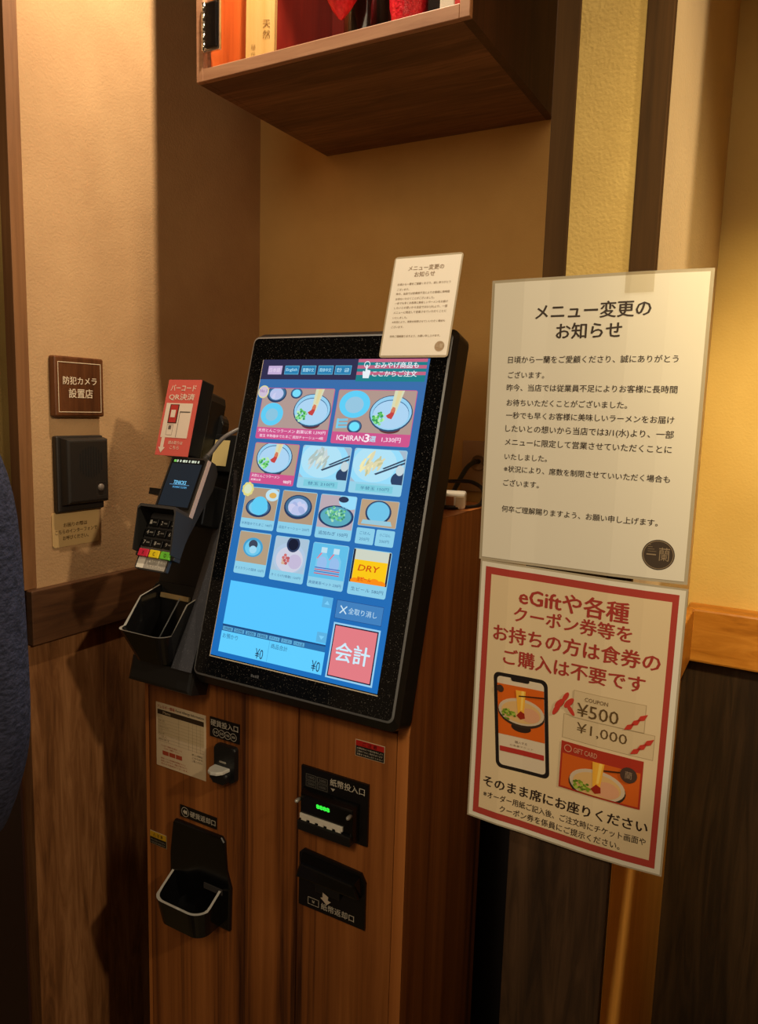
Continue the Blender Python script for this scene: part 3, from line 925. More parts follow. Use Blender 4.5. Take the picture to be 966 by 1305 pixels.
# black unit left of the monitor
b = MB(S)
b.box(-0.3310, -0.050, -0.095, -0.1830, 0.340, -0.046, M_BLACK, 0.004)
b.prism([(-0.318, -0.072), (-0.182, -0.072), (-0.182, -0.030), (-0.318, -0.030)], -0.048, -0.006, M_BLACK, 0.006)
b.build('payment_unit', kiosk, label='black plastic unit carrying tray and card reader')
b = MB(S)
b.rect(-0.2440, 0.3000, -0.2120, 0.3440, -0.028, mat('yellow_label', rgb(226, 204, 140), 0.5))
b.box(-0.2470, 0.290, -0.060, -0.1810, 0.354, -0.0285, M_BLACK, 0.002)
b.build('yellow_label_plate', kiosk, label='small yellow label on black backing')

# ticket tray
M_TRAY = mat('tray_black_gloss', rgb(15, 15, 16), 0.14, 0, 0.6)
M_TRAYRIM = mat('tray_rim_shine', rgb(160, 158, 152), 0.25, 0, 0.7)  # shine on the tray rim painted as pale grey
tr = MB()
n_seg = 7


def tray_loop(z_of, inset, yfront, x0=-0.9300, x1=-0.8240):
    """U-shaped outline, open to the back: left back, left front corner, right front corner, right back"""
    pts = []
    r = 0.020
    pts.append((x0 + inset, 0.905))
    pts.append((x0 + inset, 0.862))
    for i in range(n_seg + 1):
        t = math.radians(180 + 90 * i / n_seg)
        pts.append((x0 + inset + r + r * math.cos(t), yfront + inset + r + r * math.sin(t)))
    for i in range(n_seg + 1):
        t = math.radians(270 + 90 * i / n_seg)
        pts.append((x1 - inset - r + r * math.cos(t), yfront + inset + r + r * math.sin(t)))
    pts.append((x1 - inset, 0.862))
    pts.append((x1 - inset, 0.905))
    return [(x, y, z_of(y)) for x, y in pts]


def rim_z(y):
    t = max(0.0, min(1.0, (y - 0.828) / 0.034))
    return 1.089 + 0.042 * t * t * (3 - 2 * t) + 0.01 * max(0, (y - 0.862) / 0.04)


lo_o = tray_loop(lambda y: 1.036, 0.016, 0.812)
hi_o = tray_loop(rim_z, 0.0, 0.806)
hi_i = tray_loop(rim_z, 0.003, 0.806)
lo_i = tray_loop(lambda y: 1.041, 0.020, 0.812)
for A, Bq, m_ in ((lo_o, hi_o, M_TRAY), (hi_o, hi_i, M_TRAYRIM), (hi_i, lo_i, M_TRAY)):
    for i in range(len(A) - 1):
        tr.face([A[i], A[i + 1], Bq[i + 1], Bq[i]], m_)
tr.face(lo_i, M_TRAY); tr.face(lo_o[::-1], M_TRAY)
tray = tr.build('ticket_tray', kiosk, fix=False, label='black open tray for tickets')
b = MB(S); b.prism(rrect(-0.3310, -0.030, -0.2130, 0.094, 0.012), -0.046, -0.038, M_BLACKGLOSS, 0.003); b.build('tray_backplate', tray)
b = MB(S); b.box(-0.3060, 0.068, -0.038, -0.2420, 0.0765, -0.032, mat('gold_strip', rgb(206, 180, 130), 0.3, 0.6), 0.001); b.build('ticket_slot', tray, label='pale metal slot edge')
b = MB(); b.tube([(-0.876, 0.830, 1.0455), (-0.866, 0.888, 1.130)], 0.0011, M_RIMGREY); b.build('tray_rib', tray)

# card-pay area: coin unit, coin return, bill unit, bill outlet
M_PANELBLK = mat('panel_black', rgb(16, 15, 16), 0.28, 0, 0.5)
M_LABEL = ink(196, 188, 172)


def plate(x0, z0, x1, z1, name, th=0.0012, pts=None, m=M_PANELBLK, parent=kiosk, lab=None):
    bb = MB(FK)
    bb.prism(pts or [(x0, z0), (x1, z0), (x1, z1), (x0, z1)], 0.0002, th, m)
    return bb.build(name, parent, label=lab)


lab = plate(-0.7979, 0.9103, -0.7354, 0.9439, 'coin_slot_sign')
b = MB(FK)
b.text('硬貨投入口', -0.7955, -0.7385, 0.9350, 0.0016, M_LABEL, 0.012)
for k, t in enumerate(('10', '50', '100', '500')):
    cx = -0.7845 + 0.0122 * k
    b.ring(cx, 0.9195, 0.0066, 0.0007, 0.0016, M_LABEL, n=20)
    b.text(t, cx - 0.0036, cx + 0.0036, 0.9195, 0.0016, M_LABEL, 0.0, h=0.004)
b.build('lettering', lab)
b = MB(FK)
b.prism(rrect(-0.7815, 0.845, -0.7385, 0.9045, 0.006), 0.0, 0.010, M_BLACK, 0.003)
b.prism(rrect(-0.7800, 0.8455, -0.7460, 0.864, 0.006), 0.008, 0.022, M_BLACK, 0.004)
slot = b.build('coin_slot', kiosk)
b = MB()
b.prism([(-0.780, 0.876), (-0.7800, 0.862), (-0.775, 0.853), (-0.767, 0.8500), (-0.757, 0.8525), (-0.7500, 0.860), (-0.7480, 0.876)], 0.8650, 0.8700, mat('lip_shine', rgb(216, 214, 206), 0.25, 0.2, 0.8), 0.002)  # pale colour stands in for the chrome's bright reflection
b.build('coin_lip', slot, label='chrome lip')
b = MB(FK); b.box(-0.7695, 0.8760, 0.0095, -0.7550, 0.8790, 0.0110, M_SILVER); b.build('coin_gap', slot)

lab = plate(-0.8655, 0.7485, -0.7835, 0.7695, 'coin_return_sign')
b = MB(FK)
b.text('硬貨返却口', -0.8420, -0.7860, 0.7590, 0.0016, M_LABEL, 0.012)
b.ring(-0.8535, 0.7590, 0.0085, 0.0009, 0.0016, M_LABEL, n=24)
b.poly([(-0.8585, 0.759), (-0.854, 0.764), (-0.854, 0.761), (-0.849, 0.763), (-0.849, 0.755), (-0.854, 0.757), (-0.854, 0.754)], 0.0016, M_LABEL)
b.build('lettering', lab)
b = MB(FK)
b.prism([(-0.8800, 0.578), (-0.7520, 0.578), (-0.7500, 0.655), (-0.7600, 0.684), (-0.7640, 0.734), (-0.7700, 0.7415), (-0.8740, 0.7415), (-0.8780, 0.736), (-0.8830, 0.68), (-0.8860, 0.62)], 0.0, 0.007, M_BLACKGLOSS, 0.003)
ret = b.build('coin_return', kiosk, label='black coin return with scoop cup')


def cup_loop(x0, x1, d, r, z_of, inset):
    pts = [(x0 + inset, 0.0)]
    for t0, cx, cy in ((180, x0 + inset + r, d - inset - r), (90, x1 - inset - r, d - inset - r)):
        for i in range(8):
            t = math.radians(t0 - 90 * i / 7)
            pts.append((cx + r * math.cos(t), cy + r * math.sin(t)))
    pts.append((x1 - inset, 0.0))
    return [(x, z_of(c), c + 0.004) for x, c in pts]


b = MB(FK)


def cz(c):
    return 0.6500 - 0.022 * min(1.0, c / 0.035)


lo_o = cup_loop(-0.8770, -0.7700, 0.050, 0.022, lambda c: 0.5800, 0.004)
hi_o = cup_loop(-0.8790, -0.7680, 0.056, 0.026, cz, 0.0)
hi_i = cup_loop(-0.8790, -0.7680, 0.056, 0.024, cz, 0.0045)
lo_i = cup_loop(-0.8770, -0.7700, 0.050, 0.020, lambda c: 0.598, 0.014)
M_RIMSHINE = mat('cup_rim_shine', rgb(206, 204, 198), 0.2, 0.2, 0.9)  # rim shine put into the colour as near white
for A, Bq, m_ in ((lo_o, hi_o, M_BLACKGLOSS), (hi_o, hi_i, M_RIMSHINE), (hi_i, lo_i, M_BLACKGLOSS)):
    for i in range(len(A) - 1):
        f = b.face([A[i], A[i + 1], Bq[i + 1], Bq[i]], m_)
        if f:
            f.smooth = True
b.face(lo_i, M_BLACKGLOSS); b.face(lo_o, M_BLACKGLOSS)
b.build('scoop_cup', ret, fix=False)
b = MB(FK); b.box(-0.806, 0.640, 0.0065, -0.766, 0.650, 0.0085, M_DARKGREY); b.build('coin_chute', ret)

# yellow and red warning stickers
st = plate(-0.9385, 0.6750, -0.8985, 0.6995, 'caution_sticker', 0.0008, m=ink(206, 190, 150), lab='small yellow and black caution sticker')
b = MB(FK)
b.rect(-0.9378, 0.6885, -0.8992, 0.6989, 0.0011, ink(214, 168, 30)); b.rect(-0.9378, 0.6757, -0.8992, 0.6885, 0.0011, ink(26, 22, 20))
b.text('⚠ 注 意', -0.930, -0.907, 0.6937, 0.0014, ink(40, 28, 16), 0.01, h=0.0062)
b.text('手をいれないでください', -0.9355, -0.9015, 0.6840, 0.0014, ink(190, 180, 160), 0.0, h=0.003)
b.text('けがのおそれがあります', -0.9355, -0.9015, 0.6790, 0.0014, ink(190, 180, 160), 0.0, h=0.003)
b.build('lettering', st)
st = plate(-0.5202, 0.9493, -0.4716, 0.9746, 'notice_sticker', 0.0008, m=ink(206, 190, 160), lab='small red and black notice sticker')
b = MB(FK)
b.rect(-0.5195, 0.9655, -0.4723, 0.9739, 0.0011, ink(176, 34, 30)); b.rect(-0.5195, 0.9500, -0.4723, 0.9655, 0.0011, ink(24, 20, 18))
b.text('ご 注 意', -0.508, -0.484, 0.9697, 0.0014, ink(60, 14, 12), 0.012, h=0.006)
for k, t in enumerate(('高額紙幣はつり銭の都合により', 'ご使用できない場合があります', '係員までお申し付けください')):
    b.text(t, -0.5175, -0.4745, 0.9622 - 0.0045 * k, 0.0014, ink(206, 196, 176), 0.0, h=0.0028)
b.build('lettering', st)

# bill insert unit
bill = plate(0, 0, 0, 0, 'bill_inserter', 0.004, pts=[(-0.6125, 0.8150), (-0.4945, 0.8150), (-0.4945, 0.9110), (-0.6125, 0.9110)], lab='black bill insert unit')
b = MB(FK)
b.text('紙幣投入口', -0.5600, -0.5005, 0.8985, 0.0046, M_LABEL, 0.012)
for i, t in enumerate(('1000', '2000', '5000', '10000')):
    x0, z0 = -0.6035 + 0.0205 * (i % 2), 0.9000 - 0.0105 * (i // 2)
    b.frame_rect(x0, z0 - 0.009, x0 + 0.0185, z0, 0.0006, 0.0046, ink(120, 116, 108))
    b.text(t, x0 + 0.003, x0 + 0.0155, z0 - 0.0045, 0.0046, ink(120, 116, 108), 0.0, h=0.0042)
b.poly([(-0.5590, 0.8890), (-0.5510, 0.8890), (-0.5550, 0.8845)], 0.0046, M_LABEL)
b.build('lettering', bill)
b = MB(FK)
b.prism([(-0.6080, 0.8200), (-0.5080, 0.8200), (-0.5080, 0.8780), (-0.6080, 0.8780)], 0.004, 0.018, M_BLACKGLOSS, 0.002, top=[(-0.6040, 0.8240), (-0.5130, 0.8240), (-0.5130, 0.8720), (-0.6040, 0.8720)])
b.box(-0.6060, 0.818, 0.010, -0.5120, 0.834, 0.024, M_BLACK, 0.002)
mouth = b.build('bill_mouth', bill)
b = MB(FK)
b.box(-0.6030, 0.8365, 0.018, -0.5270, 0.8440, 0.021, M_WHITE, 0.0006)
for k in range(5):
    x0 = -0.6000 + 0.0152 * k
    b.box(x0, 0.8325, 0.018, x0 + 0.0095, 0.8368, 0.021, M_WHITE, 0.0004)
b.build('guide_lip', mouth, label='white toothed guide lip')
b = MB(FK)
b.text('8888', -0.5745, -0.5515, 0.8620, 0.0186, mat('green_led', (0.0, 0.02, 0.0, 1), 0.4, emit=rgb(60, 255, 70), strength=1.2), 0.03, h=0.0062, skew=-0.1)
b.build('green_display', mouth, label='glowing green digits')
for x in (-0.6060, -0.5155):
    b = MB(FK)
    b.lathe([(0, 0), (0.0030, 0), (0.0030, 0.010), (0.0, 0.013)], mat('clear_knob', rgb(150, 146, 138), 0.2, 0, 0.8), (x, 0.8640, 0.016), 14)
    b.build('guide_knob', mouth)

# bill outlet
outl = plate(0, 0, 0, 0, 'bill_outlet', 0.004, pts=[(-0.6140, 0.6810), (-0.4950, 0.6810), (-0.4950, 0.7560), (-0.5030, 0.7700), (-0.6060, 0.7760), (-0.6140, 0.7680)], lab='black bill return outlet')
b = MB(FK)
b.prism([(-0.6130, 0.7330), (-0.5010, 0.7330), (-0.5040, 0.7650), (-0.6080, 0.7700)], 0.004, 0.018, M_BLACKGLOSS, 0.003, top=[(-0.6120, 0.7350), (-0.5020, 0.7350), (-0.5090, 0.7560), (-0.6030, 0.7600)])
b.box(-0.5790, 0.7180, 0.004, -0.5350, 0.7330, 0.012, M_BLACK, 0.002)
b.build('outlet_hood', outl)
b = MB(FK)
b.text('紙幣返却口', -0.5720, -0.5130, 0.6930, 0.0046, M_LABEL, 0.012)
b.frame_rect(-0.5965, 0.6880, -0.5760, 0.7000, 0.0008, 0.0046, M_LABEL)
b.text('¥', -0.5890, -0.5835, 0.6940, 0.0046, M_LABEL, 0.0, h=0.005)
b.build('lettering', outl)
b = MB(FK)
b.poly([(-0.5640, 0.7230), (-0.5540, 0.7190), (-0.5545, 0.7130), (-0.5490, 0.7120), (-0.5565, 0.7050), (-0.5680, 0.7130), (-0.5640, 0.7150)], 0.0130, ink(206, 190, 170))
b.build('arrow_mark', outl, label='white arrow')

# allergy sheet on the cabinet
sheet = thing('allergy_sheet', (-0.863, YF - 0.001, 0.827), 'white allergy information sheet with table stuck on the teak front', 'notice')
b = MB(FK); b.box(-0.9195, 0.8275, 0.0003, -0.8068, 0.9420, 0.0009, mat('sheet_paper', rgb(226, 204, 170), 0.4)); b.build('paper', sheet)
b = MB(FK)
K = ink(60, 48, 36); KR = ink(176, 70, 44); KF = ink(150, 126, 96)
b.text('アレルギー情報', -0.9160, -0.8760, 0.9355, 0.0012, KR, 0.012, h=0.0062)
b.text('Food Allergy Information', -0.8735, -0.8105, 0.9350, 0.0012, K, 0.012, h=0.0055)
b.rect(-0.9160, 0.9215, -0.8110, 0.9300, 0.0011, ink(58, 44, 30))
b.text('Menu', -0.9030, -0.8860, 0.9258, 0.0013, ink(206, 186, 150), 0.0, h=0.005)
b.rect(-0.9155, 0.8855, -0.8110, 0.9210, 0.00105, ink(206, 184, 146))
for k in range(8):
    z = 0.9160 - k * 0.0056
    b.rect(-0.9155, z - 0.0036, -0.8110, z - 0.0033, 0.0011, KF)
    b.text(('ラーメン', '替玉', 'チャーシュー', '半熟塩ゆでたまご', 'きくらげ', 'ねぎ', 'ごはん', '飲料')[k], -0.9140, -0.9140 + 0.010 + 0.0025 * (k % 4) * 2, z, 0.0012, KF, 0.0, h=0.0030)
for x in (-0.8670, -0.8450, -0.8360, -0.8270, -0.8190):
    b.rect(x, 0.8720, x + 0.0004, 0.9210, 0.0012, KF)
b.text('アレルギー物質を含む商品について', -0.9080, -0.8600, 0.8660, 0.0012, KR, 0.0, h=0.0030)
b.text('下記をご確認ください', -0.9020, -0.8660, 0.8615, 0.0012, KR, 0.0, h=0.0028)
for k in range(3):
    b.rect(-0.9050 + 0.0155 * k, 0.8495, -0.8910 + 0.0155 * k, 0.8570, 0.0011, ink(178, 74, 48))
for k, t in enumerate(('使用している原材料の情報をもとに', '作成しております。製造工程において', '混入の可能性がございます。')):
    b.text(t, -0.9090, -0.8520 + 0.003 * k, 0.8430 - 0.0048 * k, 0.0012, KR, 0.0, h=0.0030)
for k, t in enumerate(('詳しい情報は', 'こちらから', 'ご覧ください')):
    b.text(t, -0.8370, -0.8140, 0.8670 - 0.0055 * k, 0.0012, K, 0.0, h=0.0034)
b.build('printing', sheet)

# ------------------------------------------------------------------ card terminal
tilt = math.radians(27)
D = Frame(S((-0.232, 0.2985, 0.036)), (1, 0, 0), (0, math.sin(tilt), math.cos(tilt)), (0, -math.cos(tilt), math.sin(tilt)))
card = thing('card_terminal', D((0, -0.08, -0.03)), 'black card payment terminal with keypad hood mounted left of the touch screen', 'card reader')
hw = 0.0385
M_TERM = mat('terminal_dark_grey', rgb(40, 36, 34), 0.5)
side_prof = [(0.0, 0.0), (0.0, -0.020), (-0.012, -0.032), (-0.040, -0.034), (-0.125, -0.014), (-0.168, -0.010), (-0.168, 0.0)]
FS = Frame(D.o, D.b, D.c, D.a)
b = MB(FS); b.prism(side_prof, -hw, hw, M_TERM, 0.0015); body = b.build('body', card)
b = MB(D); b.box(hw, -0.112, -0.0085, hw + 0.0008, -0.002, -0.0005, mat('terminal_side_label', rgb(196, 172, 164), 0.4)); b.build('side_label', body, label='pale strip with fine print along the side')
b = MB(D); b.prism(rrect(-0.0340, -0.0870, 0.0340, -0.0030, 0.003), 0.0, 0.0014, M_BLACKGLOSS); scr = b.build('screen', card)
b = MB(D)
b.rect(-0.0315, -0.084, 0.0315, -0.0115, 0.0016, glow(26, 34, 42))
b.text('TENICKS', -0.0145, 0.0120, -0.0440, 0.0020, glow(120, 206, 250), 0.02, h=0.0062)
b.text('PAYMENT SYSTEM', -0.0130, 0.0160, -0.0520, 0.0020, glow(90, 170, 220), 0.02, h=0.0032)
b.rect(-0.0215, -0.0482, 0.0200, -0.0474, 0.0019, glow(96, 150, 190))
for k in range(9):
    b.rect(-0.0290 + 0.0063 * k, -0.0095, -0.0290 + 0.0063 * k + (0.0030 if k % 3 else 0.0050), -0.0055, 0.0020, glow(206, 214, 190) if k else glow(120, 200, 90))
b.build('screen_glow', scr)
b = MB(D)      # hood around the keypad: left, right and far wall, open towards the customer
T0, T1 = -0.0935, -0.164
hood = [(-hw - 0.002, T1), (-hw - 0.002, T0 - 0.006), (-hw + 0.002, T0), (hw - 0.002, T0), (hw + 0.002, T0 - 0.006), (hw + 0.002, T1)]
hin = [(-hw + 0.0005, T1), (-hw + 0.0005, T0 - 0.009), (-hw + 0.004, T0 - 0.0045), (hw - 0.004, T0 - 0.0045), (hw - 0.0005, T0 - 0.009), (hw - 0.0005, T1)]


def hood_c(p):
    t = (p[1] - T1) / (T0 - T1)
    return 0.012 + 0.019 * min(1.0, t * 1.35)


for A, Bq in zip(zip(hood, hin), zip(hood[1:], hin[1:])):
    (o0, i0), (o1_, i1) = A, Bq
    b.face([(o0[0], o0[1], -0.010), (o1_[0], o1_[1], -0.010), (o1_[0], o1_[1], hood_c(o1_)), (o0[0], o0[1], hood_c(o0))], M_TERM)
    b.face([(o0[0], o0[1], hood_c(o0)), (o1_[0], o1_[1], hood_c(o1_)), (i1[0], i1[1], hood_c(o1_)), (i0[0], i0[1], hood_c(o0))], M_DARKGREY)
    b.face([(i0[0], i0[1], hood_c(o0)), (i1[0], i1[1], hood_c(o1_)), (i1[0], i1[1], 0.0), (i0[0], i0[1], 0.0)], M_BLACKMAT)
for hp, ip in ((hood[0], hin[0]), (hood[-1], hin[-1])):
    b.face([(hp[0], hp[1], -0.010), (hp[0], hp[1], hood_c(hp)), (ip[0], ip[1], hood_c(hp)), (ip[0], ip[1], -0.010)], M_TERM)
b.box(-hw - 0.002, T1 - 0.006, -0.012, hw + 0.002, T1, 0.003, M_TERM, 0.001)
b.build('keypad_hood', card, fix=False)
KC = [[M_BLACK] * 3, [M_BLACK] * 3, [M_BLACK] * 3, [mat('key_red', rgb(206, 40, 70), 0.4), mat('key_yellow', rgb(232, 206, 30), 0.4), mat('key_green', rgb(110, 200, 60), 0.4)]]
b = MB(D); b.box(-hw + 0.002, -0.164, -0.002, hw - 0.002, -0.150, 0.0012, mat('key_tray_grey', rgb(116, 108, 104), 0.4)); b.box(-hw + 0.002, -0.150, -0.002, hw - 0.002, -0.097, 0.0008, M_DARKGREY); b.build('keypad_base', card)
for r_ in range(4):
    for c_ in range(3):
        x = -0.0335 + 0.0232 * c_
        z = -0.1085 - 0.0166 * r_
        b = MB(D); b.box(x, z - 0.0125, 0.001, x + 0.0205, z, 0.0055, KC[r_][c_], 0.0012)
        lab_ = ('12ABC', '456', '789', '')[r_]
        if r_ < 3:
            b.text('123456789'[r_ * 3 + c_], x + 0.004, x + 0.008, z - 0.0062, 0.0058, ink(206, 200, 190), 0.01, h=0.0062)
            b.rect(x + 0.010, z - 0.0072, x + 0.017, z - 0.0052, 0.0058, ink(150, 146, 140))
        else:
            b.text('XC○'[c_], x + 0.0085, x + 0.0125, z - 0.0062, 0.0058, ink(60, 40, 30), 0.01, h=0.0055)
        b.build('key', card)
b = MB(D)
b.prism(rrect(-0.036, -0.190, 0.030, -0.168, 0.003), -0.006, 0.000, M_DARKGREY, 0.001)
slip = b.build('card_guide', card)
b = MB(D)
b.rect(-0.033, -0.188, -0.018, -0.170, 0.0004, ink(236, 230, 218)); b.rect(-0.018, -0.188, 0.027, -0.170, 0.0004, ink(170, 164, 156))
b.text('▲カードを挿入', -0.010, 0.024, -0.1755, 0.0008, ink(240, 236, 226), 0.01, h=0.0052)
b.text('してください', -0.010, 0.022, -0.1835, 0.0008, ink(226, 220, 206), 0.01, h=0.0040)
b.build('guide_label', slip)
b = MB(S); b.box(-0.3220, 0.2350, 0.000, -0.2720, 0.2460, 0.022, M_BLACK, 0.001); b.box(-0.268, 0.195, -0.046, -0.205, 0.262, 0.012, M_BLACK, 0.003); b.build('mounting_arm', card)
b = MB()
pth = smooth_path([D((0.022, 0.0, -0.010)), D((0.030, 0.016, -0.010)), S((-0.186, 0.345, 0.010)), S((-0.160, 0.372, -0.030)), S((-0.10, 0.36, -0.075))])
b.tube(pth, 0.0034, mat('cable_grey', rgb(96, 90, 88), 0.4), 10)
b.build('cable', card)
b = MB()
for k in range(4):
    p0_ = Vector(pth[2 + k]); p1_ = Vector(pth[3 + k])
    b.tube([tuple(p0_), tuple(p0_ + (p1_ - p0_) * 0.6)], 0.0052, M_DARKGREY, 10)
b.build('cable_boot', card)

# ------------------------------------------------------------------ code scanner with red sign
scan = thing('code_scanner', S((-0.275, 0.33, -0.02)), 'black code scanner behind a red payment sign above the card terminal', 'scanner')
b = MB(S)
b.box(-0.3060, 0.3020, 0.004, -0.2385, 0.4290, 0.036, M_BLACK, 0.002)
b.prism([(-0.295, 0.28), (-0.246, 0.28), (-0.246, 0.405), (-0.250, 0.4165), (-0.258, 0.4210), (-0.295, 0.4210)], -0.040, 0.000, M_BLACK, 0.004)
b.build('housing', scan)
b = MB(S); b.prism(rrect(-0.290, 0.300, -0.236, 0.392, 0.022), -0.046, -0.030, M_BLACK, 0.003); b.build('rear_tab', scan)
b = MB(S); b.box(-0.3080, 0.2990, 0.0362, -0.2365, 0.4270, 0.0378, ink(222, 100, 92)); sign = b.build('payment_sign', scan, label='red card sign with white lettering')
b = MB(S)
W_ = ink(240, 222, 206); KD = ink(60, 40, 36)
c0 = 0.0381
b.text('バーコード', -0.3000, -0.2450, 0.4130, c0, W_, 0.02, h=0.0105)
b.text('QR決済', -0.3005, -0.2445, 0.3975, c0, W_, 0.02, h=0.0115)
b.rect(-0.3030, 0.3290, -0.2450, 0.3870, c0, W_)
b.rect(-0.2935, 0.3530, -0.2735, 0.3850, c0 + 0.0002, KD); b.rect(-0.2915, 0.3545, -0.2755, 0.3840, c0 + 0.0004, ink(196, 60, 56)); b.rect(-0.2890, 0.3630, -0.2790, 0.3755, c0 + 0.0006, W_)
b.rect(-0.2700, 0.3300, -0.2692, 0.3735, c0 + 0.0002, KD); b.rect(-0.2692, 0.3715, -0.2475, 0.3735, c0 + 0.0002, ink(110, 104, 96))
b.frame_rect(-0.2925, 0.3330, -0.2790, 0.3510, 0.0006, c0 + 0.0002, ink(140, 124, 116)); b.rect(-0.2890, 0.3430, -0.2830, 0.3490, c0 + 0.0003, ink(110, 96, 90))
b.rect(-0.2995, 0.3120, -0.2925, 0.3300, c0, W_); b.poly([(-0.3035, 0.3125), (-0.2960, 0.3030), (-0.2885, 0.3125)], c0, W_)
b.text('読み取りは', -0.2830, -0.2520, 0.3210, c0, W_, 0.012, h=0.0056)
b.text('こちら', -0.2780, -0.2580, 0.3130, c0, W_, 0.012, h=0.0056)
b.build('lettering', sign)

# ------------------------------------------------------------------ notice sheets
BODY = ['日頃から一蘭をご愛顧くださり、誠にありがとう', 'ございます。', '昨今、当店では従業員不足によりお客様に長時間', 'お待ちいただくことがございました。',
        '一秒でも早くお客様に美味しいラーメンをお届け', 'したいとの想いから当店では3/1(水)より、一部', 'メニューに限定して営業させていただくことに', 'いたしました。',
        '※状況により、席数を制限させていいただく場合も', 'ございます。', '何卒ご理解賜りますよう、お願い申し上げます。']
BX = [(-.2758, -.1063), (-.2750, -.2358), (-.2759, -.1051), (-.2751, -.1499), (-.2749, -.1056), (-.2749, -.1050), (-.2746, -.1058), (-.2743, -.2276), (-.2743, -.1051), (-.2742, -.2346), (-.2744, -.1129)]
BZ = [1.5053, 1.4896, 1.4763, 1.4606, 1.4472, 1.4326, 1.4188, 1.4030, 1.3899, 1.3750, 1.3464]


def notice(mb, T, w=None, dark=(58, 46, 36), faint=False):
    """T maps poster coordinates to the sheet's own frame"""
    m = ink(*dark)

    def tx(t, x0, x1, z, bold):
        a0, b0 = T(x0, z)
        a1, _ = T(x1, z)
        mb.text(t, a0, a1, b0, 0.0009, m, bold)
    tx('メニュー変更の', -0.2486, -0.1345, 1.5536, 0.024)
    tx('お知らせ', -0.2258, -0.1604, 1.5336, 0.024)
    for t, (x0, x1), z in zip(BODY, BX, BZ):
        tx(t, x0, x1, z, 0.012)
    cx, cz_ = T(-0.1102, 1.3147)
    k = T(1, 0)[0] - T(0, 0)[0]
    lm = ink(150, 130, 104) if not faint else ink(206, 190, 166)
    mb.ell(cx, cz_, 0.0152 * k, 0.0152 * k, 0.0009, ink(70, 58, 48) if not faint else ink(170, 146, 118), n=36)
    mb.ring(cx, cz_, 0.0142 * k, 0.0006 * k, 0.0012, lm, n=36)
    mb.rect(cx - 0.011 * k, cz_ - 0.0006 * k, cx - 0.002 * k, cz_ + 0.0006 * k, 0.0012, lm)
    mb.text('蘭', cx + 0.0005 * k, cx + 0.0105 * k, cz_ + 0.001 * k, 0.0012, lm, 0.0, h=0.0135 * k)
    for q in range(4):
        mb.rect(cx - 0.010 * k, cz_ + (0.003 + 0.0022 * q) * k, cx - (0.002 + 0.0018 * q) * k, cz_ + (0.0034 + 0.0022 * q) * k, 0.0012, lm)


FP = front(0.7735)
p1 = thing('notice_poster', (-0.19, 0.7735, 1.288), 'large laminated white menu change notice taped to the pillar above the red poster', 'poster')


KNOTS = [(-0.40, 0.0035), (-0.2985, 0.0035), (-0.262, 0.0055), (-0.235, 0.0050), (-0.155, 0.0070), (-0.120, 0.0055), (-0.0815, 0.0015), (0.1, 0.0015)]


def crease(x):
    for (x0, h0), (x1, h1) in zip(KNOTS, KNOTS[1:]):
        if x0 <= x <= x1:
            return h0 + (h1 - h0) * (x - x0) / (x1 - x0)
    return 0.0


def strips(mb, a0, b0, a1, b1, c, m, off=0.0):
    xs = [a0] + [k - off for k, _ in KNOTS if a0 < k - off < a1] + [a1]
    for p, q in zip(xs, xs[1:]):
        mb.rect(p, b0, q, b1, c, m)


def warp(mb):
    for k, _ in KNOTS[1:-1]:
        bmesh.ops.bisect_plane(mb.bm, geom=mb.bm.verts[:] + mb.bm.edges[:] + mb.bm.faces[:], plane_co=(k, 0, 0), plane_no=(1, 0, 0))
    for v in mb.bm.verts:
        v.co.y -= crease(v.co.x)


b = MB(FP); strips(b, -0.2985, 1.2875, -0.0815, 1.5880, 0.0003, M_LAMINATE); strips(b, -0.2985, 1.2875, -0.0815, 1.5880, 0.0, M_LAMINATE); warp(b); b.build('laminate', p1)
b = MB(FP); strips(b, -0.2953, 1.2905, -0.0848, 1.5850, 0.0007, M_PAPER); warp(b); b.build('paper', p1)
b = MB(FP); notice(b, lambda x, z: (x, z)); warp(b); b.build('printing', p1)
b = MB(FP)
b.face([(-0.1600, 1.5680, 0.0090), (-0.1330, 1.5680, 0.0090), (-0.1330, 1.5900, 0.0090), (-0.1600, 1.5900, 0.0090)], clear_glass('clear_tape', (0.96, 0.93, 0.86, 1), 0.12))
b.build('tape', p1)

# red bordered poster
p2 = thing('coupon_poster', (-0.19, 0.7735, 0.98), 'laminated poster with red border about gift coupons below the white notice', 'poster')
SL = -0.0015
FP2 = Frame((-0.19, 0.7735, 1.13), Vector((1, 0, -0.018)).normalized(), Vector((0.006, 0, 1)).normalized(), (0, -1, 0))


def P2(x, z):
    return (x + 0.19, z - 1.13)


def p2rect(mb, x0, z0, x1, z1, c, m):
    a, bq = P2(x0, z0); a1, b1 = P2(x1, z1); mb.rect(a, bq, a1, b1, c, m)


def p2text(mb, t, x0, x1, z, m, bold=0.01, h=None, c=0.0013, **kw):
    a, bq = P2(x0, z); a1, _ = P2(x1, z); mb.text(t, a, a1, bq, c, m, bold, h=h, **kw)


b = MB(FP2); strips(b, -0.1075, -0.1505, 0.1090, 0.1555, 0.0003, M_LAMINATE, -0.19); strips(b, -0.1075, -0.1505, 0.1090, 0.1555, 0.0, M_LAMINATE, -0.19); warp(b); b.build('laminate', p2)
b = MB(FP2); strips(b, -0.1055, -0.1485, 0.1070, 0.1535, 0.0007, M_PAPER, -0.19); warp(b); b.build('paper', p2)
RB = ink(172, 64, 54); RT = ink(164, 58, 48); CREAM = ink(222, 200, 162); BK = ink(50, 36, 28)
b = MB(FP2)
strips(b, -0.1005, -0.1435, 0.1015, 0.1485, 0.0009, RB, -0.19)
strips(b, -0.0935, -0.1355, 0.0955, 0.1405, 0.0011, CREAM, -0.19)


